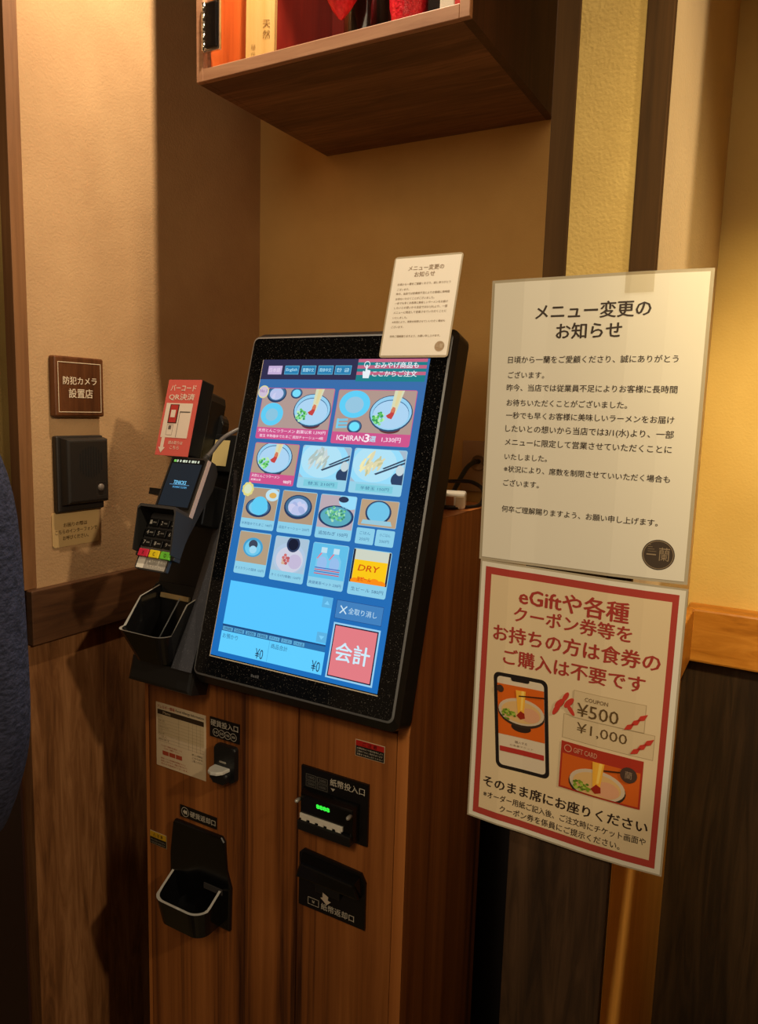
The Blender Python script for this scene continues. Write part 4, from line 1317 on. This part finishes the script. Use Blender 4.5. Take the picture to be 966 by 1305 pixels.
def bowl(mb, cx, cz_, r, cl, c):
    """picture of a bowl of noodles"""
    mb.ell(cx - r * 0.02, cz_ - r * 0.66, r * 0.42, r * 0.2, c, ink(50, 34, 26), cl)
    mb.ell(cx, cz_ - r * 0.05, r, r * 0.60, c + 0.0001, ink(58, 44, 34), cl)
    mb.ell(cx, cz_ + r * 0.02, r * 0.97, r * 0.56, c + 0.0002, ink(206, 186, 160), cl)
    mb.ell(cx, cz_, r * 0.84, r * 0.46, c + 0.0003, ink(216, 176, 116), cl)
    mb.ell(cx + r * 0.36, cz_ - r * 0.06, r * 0.42, r * 0.30, c + 0.0004, ink(216, 160, 124), cl)
    mb.poly([(cx - 0.14 * r, cz_ - 0.05 * r), (cx + 0.12 * r, cz_ - 0.05 * r), (cx + 0.22 * r, cz_ + 0.92 * r), (cx - 0.20 * r, cz_ + 0.92 * r)], c + 0.0005, ink(236, 176, 60), cl)
    mb.poly([(cx - 0.02 * r, cz_ + 0.1 * r), (cx + 0.06 * r, cz_ + 0.1 * r), (cx + 0.16 * r, cz_ + 0.92 * r), (cx + 0.04 * r, cz_ + 0.92 * r)], c + 0.00055, ink(246, 206, 100), cl)
    mb.poly([(cx - 0.2 * r, cz_ - 0.16 * r), (cx - 0.02 * r, cz_ + 0.06 * r), (cx + 0.14 * r, cz_ - 0.02 * r), (cx + 0.16 * r, cz_ - 0.22 * r), (cx - 0.04 * r, cz_ - 0.3 * r)], c + 0.0006, ink(150, 40, 24), cl)
    for k in range(34):
        a, q = random.uniform(0, 6.28), math.sqrt(random.random())
        mb.ell(cx - 0.52 * r + q * 0.30 * r * math.cos(a), cz_ - 0.16 * r + q * 0.22 * r * math.sin(a), r * 0.06, r * 0.045, c + 0.0007 + k * 1e-6, random.choice([ink(120, 150, 40), ink(90, 120, 30), ink(166, 186, 76)]), cl, n=7)


# phone
a0, z0 = P2(-0.2745, 1.0505); a1, z1 = P2(-0.2060, 1.1640)
FPH = Frame(FP2((0, 0, 0)), (FP2.a + FP2.b * 0.035).normalized(), (FP2.b - FP2.a * 0.085).normalized(), FP2.c)
PX0, PX1, PZ0, PZ1 = -0.0815, -0.0195, -0.0775, 0.0340
b.poly(rrect(PX0, PZ0, PX1, PZ1, 0.007), 0.0012, ink(34, 28, 26), fr=FPH)
b.poly(rrect(PX0 + .0042, PZ0 + .0042, PX1 - .0042, PZ1 - .0042, 0.0045), 0.0014, ink(216, 200, 176), fr=FPH)
b.poly(rrect(-0.0610, PZ1 - 0.0075, -0.0400, PZ1 - 0.001, 0.0025), 0.0017, ink(34, 28, 26), fr=FPH)
cl = (PX0 + .0043, -0.0370, PX1 - .0043, 0.0215)
b.rect(cl[0], cl[1], cl[2], cl[3], 0.0016, ink(212, 98, 26), fr=FPH)
sv = b.fr; b.fr = FPH
bowl(b, -0.0500, -0.0075, 0.0270, cl, 0.0018)
b.poly([(-0.0520, 0.0105), (-0.0230, 0.0135), (-0.0230, 0.0150), (-0.0520, 0.0118)], 0.0027, ink(60, 34, 20))
b.ell(-0.0735, 0.0160, 0.0042, 0.0042, 0.0027, ink(70, 50, 40), n=16)
b.rect(-0.0760, -0.0570, -0.0250, -0.0510, 0.0017, ink(176, 52, 44))
b.text('購入する', -0.0580, -0.0440, -0.0430, 0.0017, ink(120, 100, 84), 0.0, h=0.003)
b.text('お食事チケット', -0.0640, -0.0370, -0.0475, 0.0017, ink(160, 136, 114), 0.0, h=0.0022)
b.fr = sv
# coupons and gift card
CP = ink(212, 190, 152); CPE = ink(176, 154, 118)
FC1 = Frame(FP2(P2(-0.1475, 1.1440) + (0,)), FP2.a, FP2.b, FP2.c)
b.rect(-0.0360, -0.0135, 0.0380, 0.0165, 0.0016, CPE, FC1); b.rect(-0.0354, -0.0129, 0.0374, 0.0159, 0.0017, CP, FC1)
FC2 = Frame(FP2(P2(-0.1455, 1.1180) + (0,)), (FP2.a - FP2.b * 0.02).normalized(), FP2.b, FP2.c)
b.rect(-0.0470, -0.0140, 0.0465, 0.0130, 0.0012, CPE, FC2); b.rect(-0.0464, -0.0134, 0.0459, 0.0124, 0.0013, CP, FC2)
b.text('¥1,000', -0.0320, 0.0200, 0.0010, 0.0015, ink(96, 74, 44), 0.0, h=0.013, fr=FC2)
b.text('COUPON', -0.0235, 0.0005, 0.0090, 0.0020, ink(110, 84, 52), 0.012, h=0.0042, fr=FC1)
b.text('¥500', -0.0310, 0.0120, -0.0035, 0.0020, ink(96, 74, 44), 0.004, h=0.0145, fr=FC1)
RD = ink(196, 60, 46)
for fr_, (x, z) in ((FC1, (0.034, -0.004)), (FC2, (0.040, -0.002))):
    for k in range(3):
        b.poly([(x - 0.016 + 0.006 * k, z - 0.010 + 0.006 * k), (x - 0.009 + 0.006 * k, z - 0.008 + 0.006 * k), (x - 0.006 + 0.006 * k, z - 0.001 + 0.006 * k), (x - 0.013 + 0.006 * k, z - 0.004 + 0.006 * k)], 0.0021, RD, fr=fr_)
for dx, dz, rx, ry, rot in ((-0.006, 0.001, 0.0075, 0.0032, 0.9), (0.004, 0.004, 0.0075, 0.003, 0.9), (-0.009, -0.006, 0.008, 0.0026, 1.1), (0.006, -0.003, 0.0075, 0.0024, -0.9), (0.000, 0.010, 0.006, 0.0024, 1.1)):
    b.ell(-0.0440 + dx, -0.0030 + dz, rx, ry, 0.0022 + dx * 1e-3, RD, n=14, rot=rot, fr=FC1)
FG = Frame(FP2(P2(-0.1500, 1.0745) + (0,)), (FP2.a - FP2.b * 0.015).normalized(), FP2.b, FP2.c)
b.rect(-0.0425, -0.0265, 0.0425, 0.0265, 0.0018, ink(170, 52, 34), FG)
cl = (-0.0405, -0.0245, 0.0405, 0.0130)
b.rect(cl[0], cl[1], cl[2], cl[3], 0.0019, ink(206, 96, 30), FG)
b.fr = FG; bowl(b, -0.0020, -0.0130, 0.0300, cl, 0.0020)
b.poly([(0.004, 0.0055), (0.028, 0.0095), (0.028, 0.011), (0.004, 0.007)], 0.0029, ink(60, 34, 20))
b.ell(0.0290, 0.0085, 0.0085, 0.0085, 0.0030, ink(74, 56, 48), n=20); b.text('蘭', 0.0255, 0.0325, 0.0085, 0.0032, ink(150, 126, 104), 0.0, h=0.008)
b.ring(-0.0350, 0.0195, 0.0042, 0.0009, 0.0021, ink(206, 150, 120), n=16)
b.text('GIFT CARD', -0.0290, -0.0040, 0.0195, 0.0021, ink(206, 150, 120), 0.01, h=0.0056)
b.fr = FP2
warp(b); b.build('printed_pictures', p2)
b = MB(FP2)
p2text(b, 'eGiftや各種', -0.2496, -0.1341, 1.2524, RT, 0.026)
p2text(b, 'クーポン券等を', -0.2544, -0.1295, 1.2308, RT, 0.026)
p2text(b, 'お持ちの方は食券の', -0.2770, -0.1004, 1.2062, RT, 0.026)
p2text(b, 'ご購入は不要です', -0.2635, -0.1129, 1.1809, RT, 0.026)
p2text(b, 'そのまま席にお座りください', -0.2789, -0.0985, 1.0293, BK, 0.026)
p2text(b, '※オーダー用紙ご記入後、ご注文時にチケット画面や', -0.2782, -0.0990, 1.0134, BK, 0.014, h=0.0082)
p2text(b, 'クーポン券を係員にご提示ください。', -0.2575, -0.1239, 1.0012, BK, 0.014, h=0.0082)
warp(b); b.build('lettering', p2)

# small notice on top of the screen
FN = Frame(S((0.1220, 0.4760, 0.006)), (1, 0, 0), S.b, S.c)
nt = thing('small_notice', FN((0, 0, 0)), 'small laminated white notice stuck at the top right corner of the touch screen', 'notice')
b = MB(FN); b.prism(rrect(-0.0552, -0.003, 0.0552, 0.1520, 0.005, 4), 0.0, 0.0006, M_LAMINATE); b.build('laminate', nt)
b = MB(FN); b.box(-0.0527, 0.0, 0.0006, 0.0527, 0.1490, 0.0008, mat('notice_paper_bright', rgb(240, 234, 222), 0.35)); b.build('paper', nt)
b = MB(FN); kk = 0.1054 / 0.2105
notice(b, lambda x, z: ((x + 0.19) * kk, (z - 1.2905) * kk + 0.001), dark=(150, 128, 104), faint=True); b.build('printing', nt)
b = MB(FN); b.box(-0.03, 0.004, -0.0058, 0.03, 0.024, 0.0, mat('foam_tape', rgb(60, 58, 56), 0.8)); b.build('mounting_tape', nt)

# ------------------------------------------------------------------ plaque and intercom on the left wall
FL = leftwall(-1.11)
M_PLAQUE = wood_mat('plaque_wood', rgb(62, 34, 18), rgb(88, 50, 26), rgb(116, 70, 38), axis=2, fine=60, rough=0.4, stretch=0.08)
pl = thing('camera_plaque', (-1.11, 0.885, 1.42), 'square wooden security camera sign with white border above the intercom', 'sign')
b = MB(FL); b.box(0.8365, 1.4215, 0.0, 0.9385, 1.5235, 0.015, M_PLAQUE, 0.003); b.build('board', pl)
b = MB(FL)
b.frame_rect(0.8430, 1.4290, 0.9320, 1.5140, 0.0012, 0.0155, ink(226, 206, 176))
b.text('防犯カメラ', 0.8530, 0.9225, 1.4830, 0.0155, ink(232, 214, 188), 0.012)
b.text('設置店', 0.8640, 0.9135, 1.4615, 0.0155, ink(232, 214, 188), 0.012)
b.build('lettering', pl)

it = thing('intercom', (-1.11, 0.89, 1.255), 'black wall intercom with speaker slots and one grey call button', 'intercom')
M_INTER = mat('intercom_black', rgb(38, 33, 29), 0.45)
b = MB(FL)
b.box(0.8385, 1.2560, 0.0, 0.9370, 1.3885, 0.012, M_INTER, 0.003)
b.prism([(0.8450, 1.2680), (0.9380, 1.2680), (0.9380, 1.3850), (0.8450, 1.3850)], 0.012, 0.027, M_INTER, 0.004, 3, top=[(0.8500, 1.2720), (0.9350, 1.2720), (0.9350, 1.3820), (0.8500, 1.3820)])
b.build('body', it)
b = MB(FL)
gc, gz, gr = 0.8970, 1.3430, 0.0270
for k in range(9):
    y = gc - 0.0224 + 0.0056 * k
    hh = math.sqrt(max(0.0, gr * gr - (y - gc) ** 2))
    b.rect(y - 0.0013, gz - hh, y + 0.0013, gz + hh, 0.0274, mat('slot_black', rgb(8, 7, 7), 0.7))
b.build('speaker_slots', it)
b = MB(FL); b.frame_rect(0.9065, 1.2810, 0.9280, 1.3070, 0.0009, 0.0276, mat('button_frame', rgb(56, 50, 45), 0.4)); b.build('button_frame', it)
b = MB(FL); b.lathe([(0.0065, 0.0), (0.0062, 0.002), (0.0040, 0.0035), (0, 0.004)], mat('button_grey', rgb(120, 108, 100), 0.35), (0.9170, 1.2965, 0.027), 20); b.build('call_button', it, label='round grey call button')
lb = thing('intercom_label', (-1.11, 0.884, 1.193), 'pale rounded instruction plate below the intercom', 'sign')
b = MB(FL); b.prism(rrect(0.8330, 1.1940, 0.9330, 1.2555, 0.006), 0.0, 0.0015, mat('label_cream', rgb(206, 172, 118), 0.4)); b.build('plate', lb)
b = MB(FL); KB = ink(84, 58, 26)
b.text('お困りの際は', 0.8560, 0.9060, 1.2320, 0.0019, KB, 0.01, h=0.0075)
b.text('こちらのインターフォンで', 0.8390, 0.9270, 1.2205, 0.0019, KB, 0.01, h=0.0075)
b.text('お呼びください。', 0.8540, 0.9080, 1.2090, 0.0019, KB, 0.01, h=0.0075)
b.build('lettering', lb)

# ------------------------------------------------------------------ socket, plugs and cables
FB = front(1.40)
so = thing('wall_socket', (-0.553, 1.40, 1.29), 'brown square wall socket plate on the back wall beside the touch screen', 'socket')
b = MB(FB); b.box(-0.5880, 1.2900, 0.0, -0.5180, 1.3920, 0.006, mat('socket_brown', rgb(186, 150, 112), 0.4), 0.002); b.build('plate', so)
b = MB(FB)
b.lathe([(0.017, 0.0), (0.017, 0.003), (0.013, 0.003), (0.013, 0.001), (0, 0.001)], mat('socket_ring', rgb(176, 140, 104), 0.3), (-0.5520, 1.3500, 0.006), 24)
b.build('socket_ring', so)
b = MB(FB); b.lathe([(0, 0), (0.005, 0), (0.005, 0.022), (0.0, 0.024)], M_BLACK, (-0.5520, 1.3520, 0.006), 14); b.build('plug_pin', so)
ca = MB(); ca.tube(smooth_path([(-0.552, 1.372, 1.352), (-0.557, 1.350, 1.342), (-0.566, 1.335, 1.318), (-0.574, 1.325, 1.29), (-0.578, 1.32, 1.24), (-0.58, 1.31, 0.9)]), 0.0048, mat('cord_teal_black', rgb(30, 40, 40), 0.4), 10)
ca.build('black_power_cord', label='black cord hanging down from the wall socket', cat='cable')
ps = thing('power_strip', (-0.50, 1.12, 1.2965), 'white power adapter block with cord lying on the kiosk top', 'power adapter')
FPs = Frame((-0.478, 1.085, 1.2968), Vector((0.94, 0.34, 0)).normalized(), Vector((-0.34, 0.94, 0)).normalized(), (0, 0, 1))
b = MB(FPs); b.box(-0.060, -0.020, 0.0, 0.028, 0.022, 0.026, M_WHITE, 0.004); b.box(-0.075, -0.034, 0.0, -0.010, -0.021, 0.016, M_WHITE, 0.003); b.build('block', ps)
b = MB(FPs); b.tube(smooth_path([(-0.03, 0.0, 0.030), (-0.005, -0.026, 0.026), (-0.02, -0.038, 0.012), (-0.06, -0.045, 0.004), (-0.09, -0.04, 0.004)]), 0.0026, mat('cord_cream', rgb(206, 190, 164), 0.4), 8); b.build('cord', ps)
b = MB(FPs); b.box(-0.002, -0.0215, 0.004, 0.010, -0.0195, 0.020, mat('adapter_orange', rgb(176, 120, 80), 0.4)); b.box(0.013, -0.0212, 0.004, 0.026, -0.0195, 0.020, mat('adapter_tan', rgb(206, 180, 144), 0.4)); b.build('socket_face', ps)
bc = MB(); bc.tube(smooth_path([(-0.560, 1.085, 1.300), (-0.510, 1.062, 1.300), (-0.462, 1.070, 1.300), (-0.440, 1.120, 1.300), (-0.444, 1.150, 1.320), (-0.470, 1.160, 1.333), (-0.510, 1.155, 1.332)]), 0.0034, M_BLACK, 8)
bc.build('black_loop_cord', label='thin black cord looping over the white power adapter', cat='cable')
wc = MB(); wc.tube(smooth_path([(-0.385, 1.24, 0.80), (-0.372, 1.235, 0.70), (-0.335, 1.22, 0.635), (-0.305, 1.20, 0.55), (-0.300, 1.19, 0.46), (-0.315, 1.20, 0.40), (-0.340, 1.21, 0.32), (-0.352, 1.21, 0.20), (-0.36, 1.22, 0.01)]), 0.0014, mat('thin_grey_wire', rgb(120, 112, 104), 0.4), 6)
wc.build('thin_wire', label='thin grey wire hanging in the dark gap beside the kiosk', cat='cable')

# ------------------------------------------------------------------ person at the left edge
M_KNIT = noise_mat('navy_knit', rgb(33, 36, 52), rgb(60, 63, 86), scale=(0.3, 0.3, 1), nscale=260, rough=0.95, bump=0.9, bscale=240, detail=2)
M_JEANS = noise_mat('grey_violet_trousers', rgb(112, 102, 122), rgb(136, 126, 146), nscale=60, rough=0.9)
M_SKIN = mat('skin', rgb(196, 150, 120), 0.55)
M_HAIR = mat('hair_black', rgb(20, 17, 16), 0.5)
M_SHOE = mat('shoe_dark', rgb(30, 28, 28), 0.5)
PO = Vector((-0.969, 0.385, 0.0))
ang = math.atan2(0.57, 0.82)
PA = Vector((0.57, 0.82, 0)).normalized()      # towards the kiosk, the person's right-hand side in view
PB = Vector((-0.82, 0.57, 0)).normalized()     # the way the person faces


def pp(a, bq, z):
    return PO + PA * a + PB * bq + Vector((0, 0, z))


def skin_mesh(name, joints, edges, parent, m, sub=2, root=0):
    me = bpy.data.meshes.new(name)
    org = world_loc(parent) if parent else Vector((0, 0, 0))
    me.from_pydata([pp(*j[:3]) - org for j in joints], edges, [])
    o = bpy.data.objects.new(name, me)
    COL.objects.link(o)
    sk = o.modifiers.new('skin', 'SKIN')
    for i, j in enumerate(joints):
        v = me.skin_vertices[0].data[i]
        r = j[3]
        v.radius = r if isinstance(r, tuple) else (r, r)
        v.use_root = (i == root)
    ss = o.modifiers.new('sub', 'SUBSURF')
    ss.levels = ss.render_levels = sub
    sk.use_smooth_shade = True
    dg = bpy.context.evaluated_depsgraph_get()
    nm = bpy.data.meshes.new_from_object(o.evaluated_get(dg))
    o.modifiers.clear()
    o.data = nm
    nm.materials.clear()
    nm.materials.append(m)
    for p in nm.polygons:
        p.use_smooth = True
    if parent:
        o.parent = parent
    return o


person = thing('person', PO, 'person in a dark navy ribbed knit jumper and grey trousers at the left edge', 'person')
J = [(0, 0, 0.93, (0.13, 0.10)), (0, 0, 1.12, (0.125, 0.095)), (0, 0, 1.34, (0.12, 0.09)), (0, 0, 1.50, (0.07, 0.065)), (0, 0.01, 1.58, (0.055, 0.055)), (0, 0.03, 1.66, (0.08, 0.095)), (0, 0.03, 1.75, (0.07, 0.085)),
     (0.13, 0, 1.43, 0.045), (0.172, -0.01, 1.26, 0.050), (0.185, -0.02, 1.05, 0.043), (0.165, 0.03, 0.90, 0.036), (0.13, 0.11, 0.83, 0.028),
     (-0.13, 0, 1.43, 0.045), (-0.172, -0.01, 1.26, 0.050), (-0.185, -0.02, 1.05, 0.043), (-0.18, 0.04, 0.92, 0.036), (-0.17, 0.10, 0.83, 0.028),
     (0.085, 0, 0.84, 0.09), (0.085, 0.01, 0.48, 0.058), (0.085, 0.0, 0.09, 0.04), (0.085, 0.12, 0.035, 0.035),
     (-0.085, 0, 0.84, 0.09), (-0.085, 0.01, 0.48, 0.058), (-0.085, 0.0, 0.09, 0.04), (-0.085, 0.12, 0.035, 0.035)]
ED = [(0, 1), (1, 2), (2, 3), (3, 4), (4, 5), (5, 6), (2, 7), (7, 8), (8, 9), (9, 10), (10, 11), (2, 12), (12, 13), (13, 14), (14, 15), (15, 16), (0, 17), (17, 18), (18, 19), (19, 20), (0, 21), (21, 22), (22, 23), (23, 24)]
skin_mesh('body', J, ED, person, M_SKIN)
JJ = [(0, 0, 0.71, (0.185, 0.125)), (0, 0, 0.93, (0.175, 0.125)), (0, 0, 1.12, (0.165, 0.118)), (0, 0, 1.34, (0.170, 0.12)), (0, 0, 1.52, (0.095, 0.08)),
      (0.138, 0, 1.455, 0.090), (0.170, -0.01, 1.28, 0.076), (0.184, -0.02, 1.03, 0.066), (0.165, 0.03, 0.91, 0.056), (0.140, 0.09, 0.855, 0.045),
      (-0.138, 0, 1.455, 0.090), (-0.170, -0.01, 1.28, 0.076), (-0.184, -0.02, 1.03, 0.066), (-0.18, 0.04, 0.93, 0.056), (-0.173, 0.085, 0.855, 0.045)]
EJ = [(0, 1), (1, 2), (2, 3), (3, 4), (3, 5), (5, 6), (6, 7), (7, 8), (8, 9), (3, 10), (10, 11), (11, 12), (12, 13), (13, 14)]
skin_mesh('jumper', JJ, EJ, person, M_KNIT, root=2)
JT = [(0, 0, 0.93, (0.145, 0.11)), (0.10, 0, 0.80, 0.118), (0.09, 0.01, 0.48, 0.078), (0.09, 0.0, 0.10, 0.062), (-0.10, 0, 0.80, 0.118), (-0.09, 0.01, 0.48, 0.078), (-0.09, 0.0, 0.10, 0.062)]
skin_mesh('trousers', JT, [(0, 1), (1, 2), (2, 3), (0, 4), (4, 5), (5, 6)], person, M_JEANS)
JH = [(0, 0.0, 1.68, (0.095, 0.10)), (0, 0.02, 1.76, (0.09, 0.105)), (0, 0.03, 1.805, (0.06, 0.07))]
skin_mesh('hair', JH, [(0, 1), (1, 2)], person, M_HAIR)
for sx in (1, -1):
    skin_mesh('shoe', [(sx * 0.088, -0.04, 0.045, 0.045), (sx * 0.088, 0.06, 0.042, 0.043), (sx * 0.088, 0.15, 0.035, 0.036)], [(0, 1), (1, 2)], person, M_SHOE)
    # five fingers and a thumb-side at each cuff
    base = (0.13, 0.11, 0.83) if sx > 0 else (-0.17, 0.10, 0.83)
    for q in range(5):
        L_ = (0.055, 0.075, 0.082, 0.076, 0.060)[q]
        off = -0.030 + 0.0135 * q
        d = 0.25 if q == 0 else 0.6
        skin_mesh('finger', [(base[0], base[1] + off * 0.5, base[2], 0.011), (base[0] - sx * 0.006, base[1] + off + 0.012, base[2] - L_ * 0.75, 0.009), (base[0] - sx * 0.02, base[1] + off + 0.02, base[2] - L_ * 1.45, 0.008)], [(0, 1), (1, 2)], person, M_SKIN, 1)
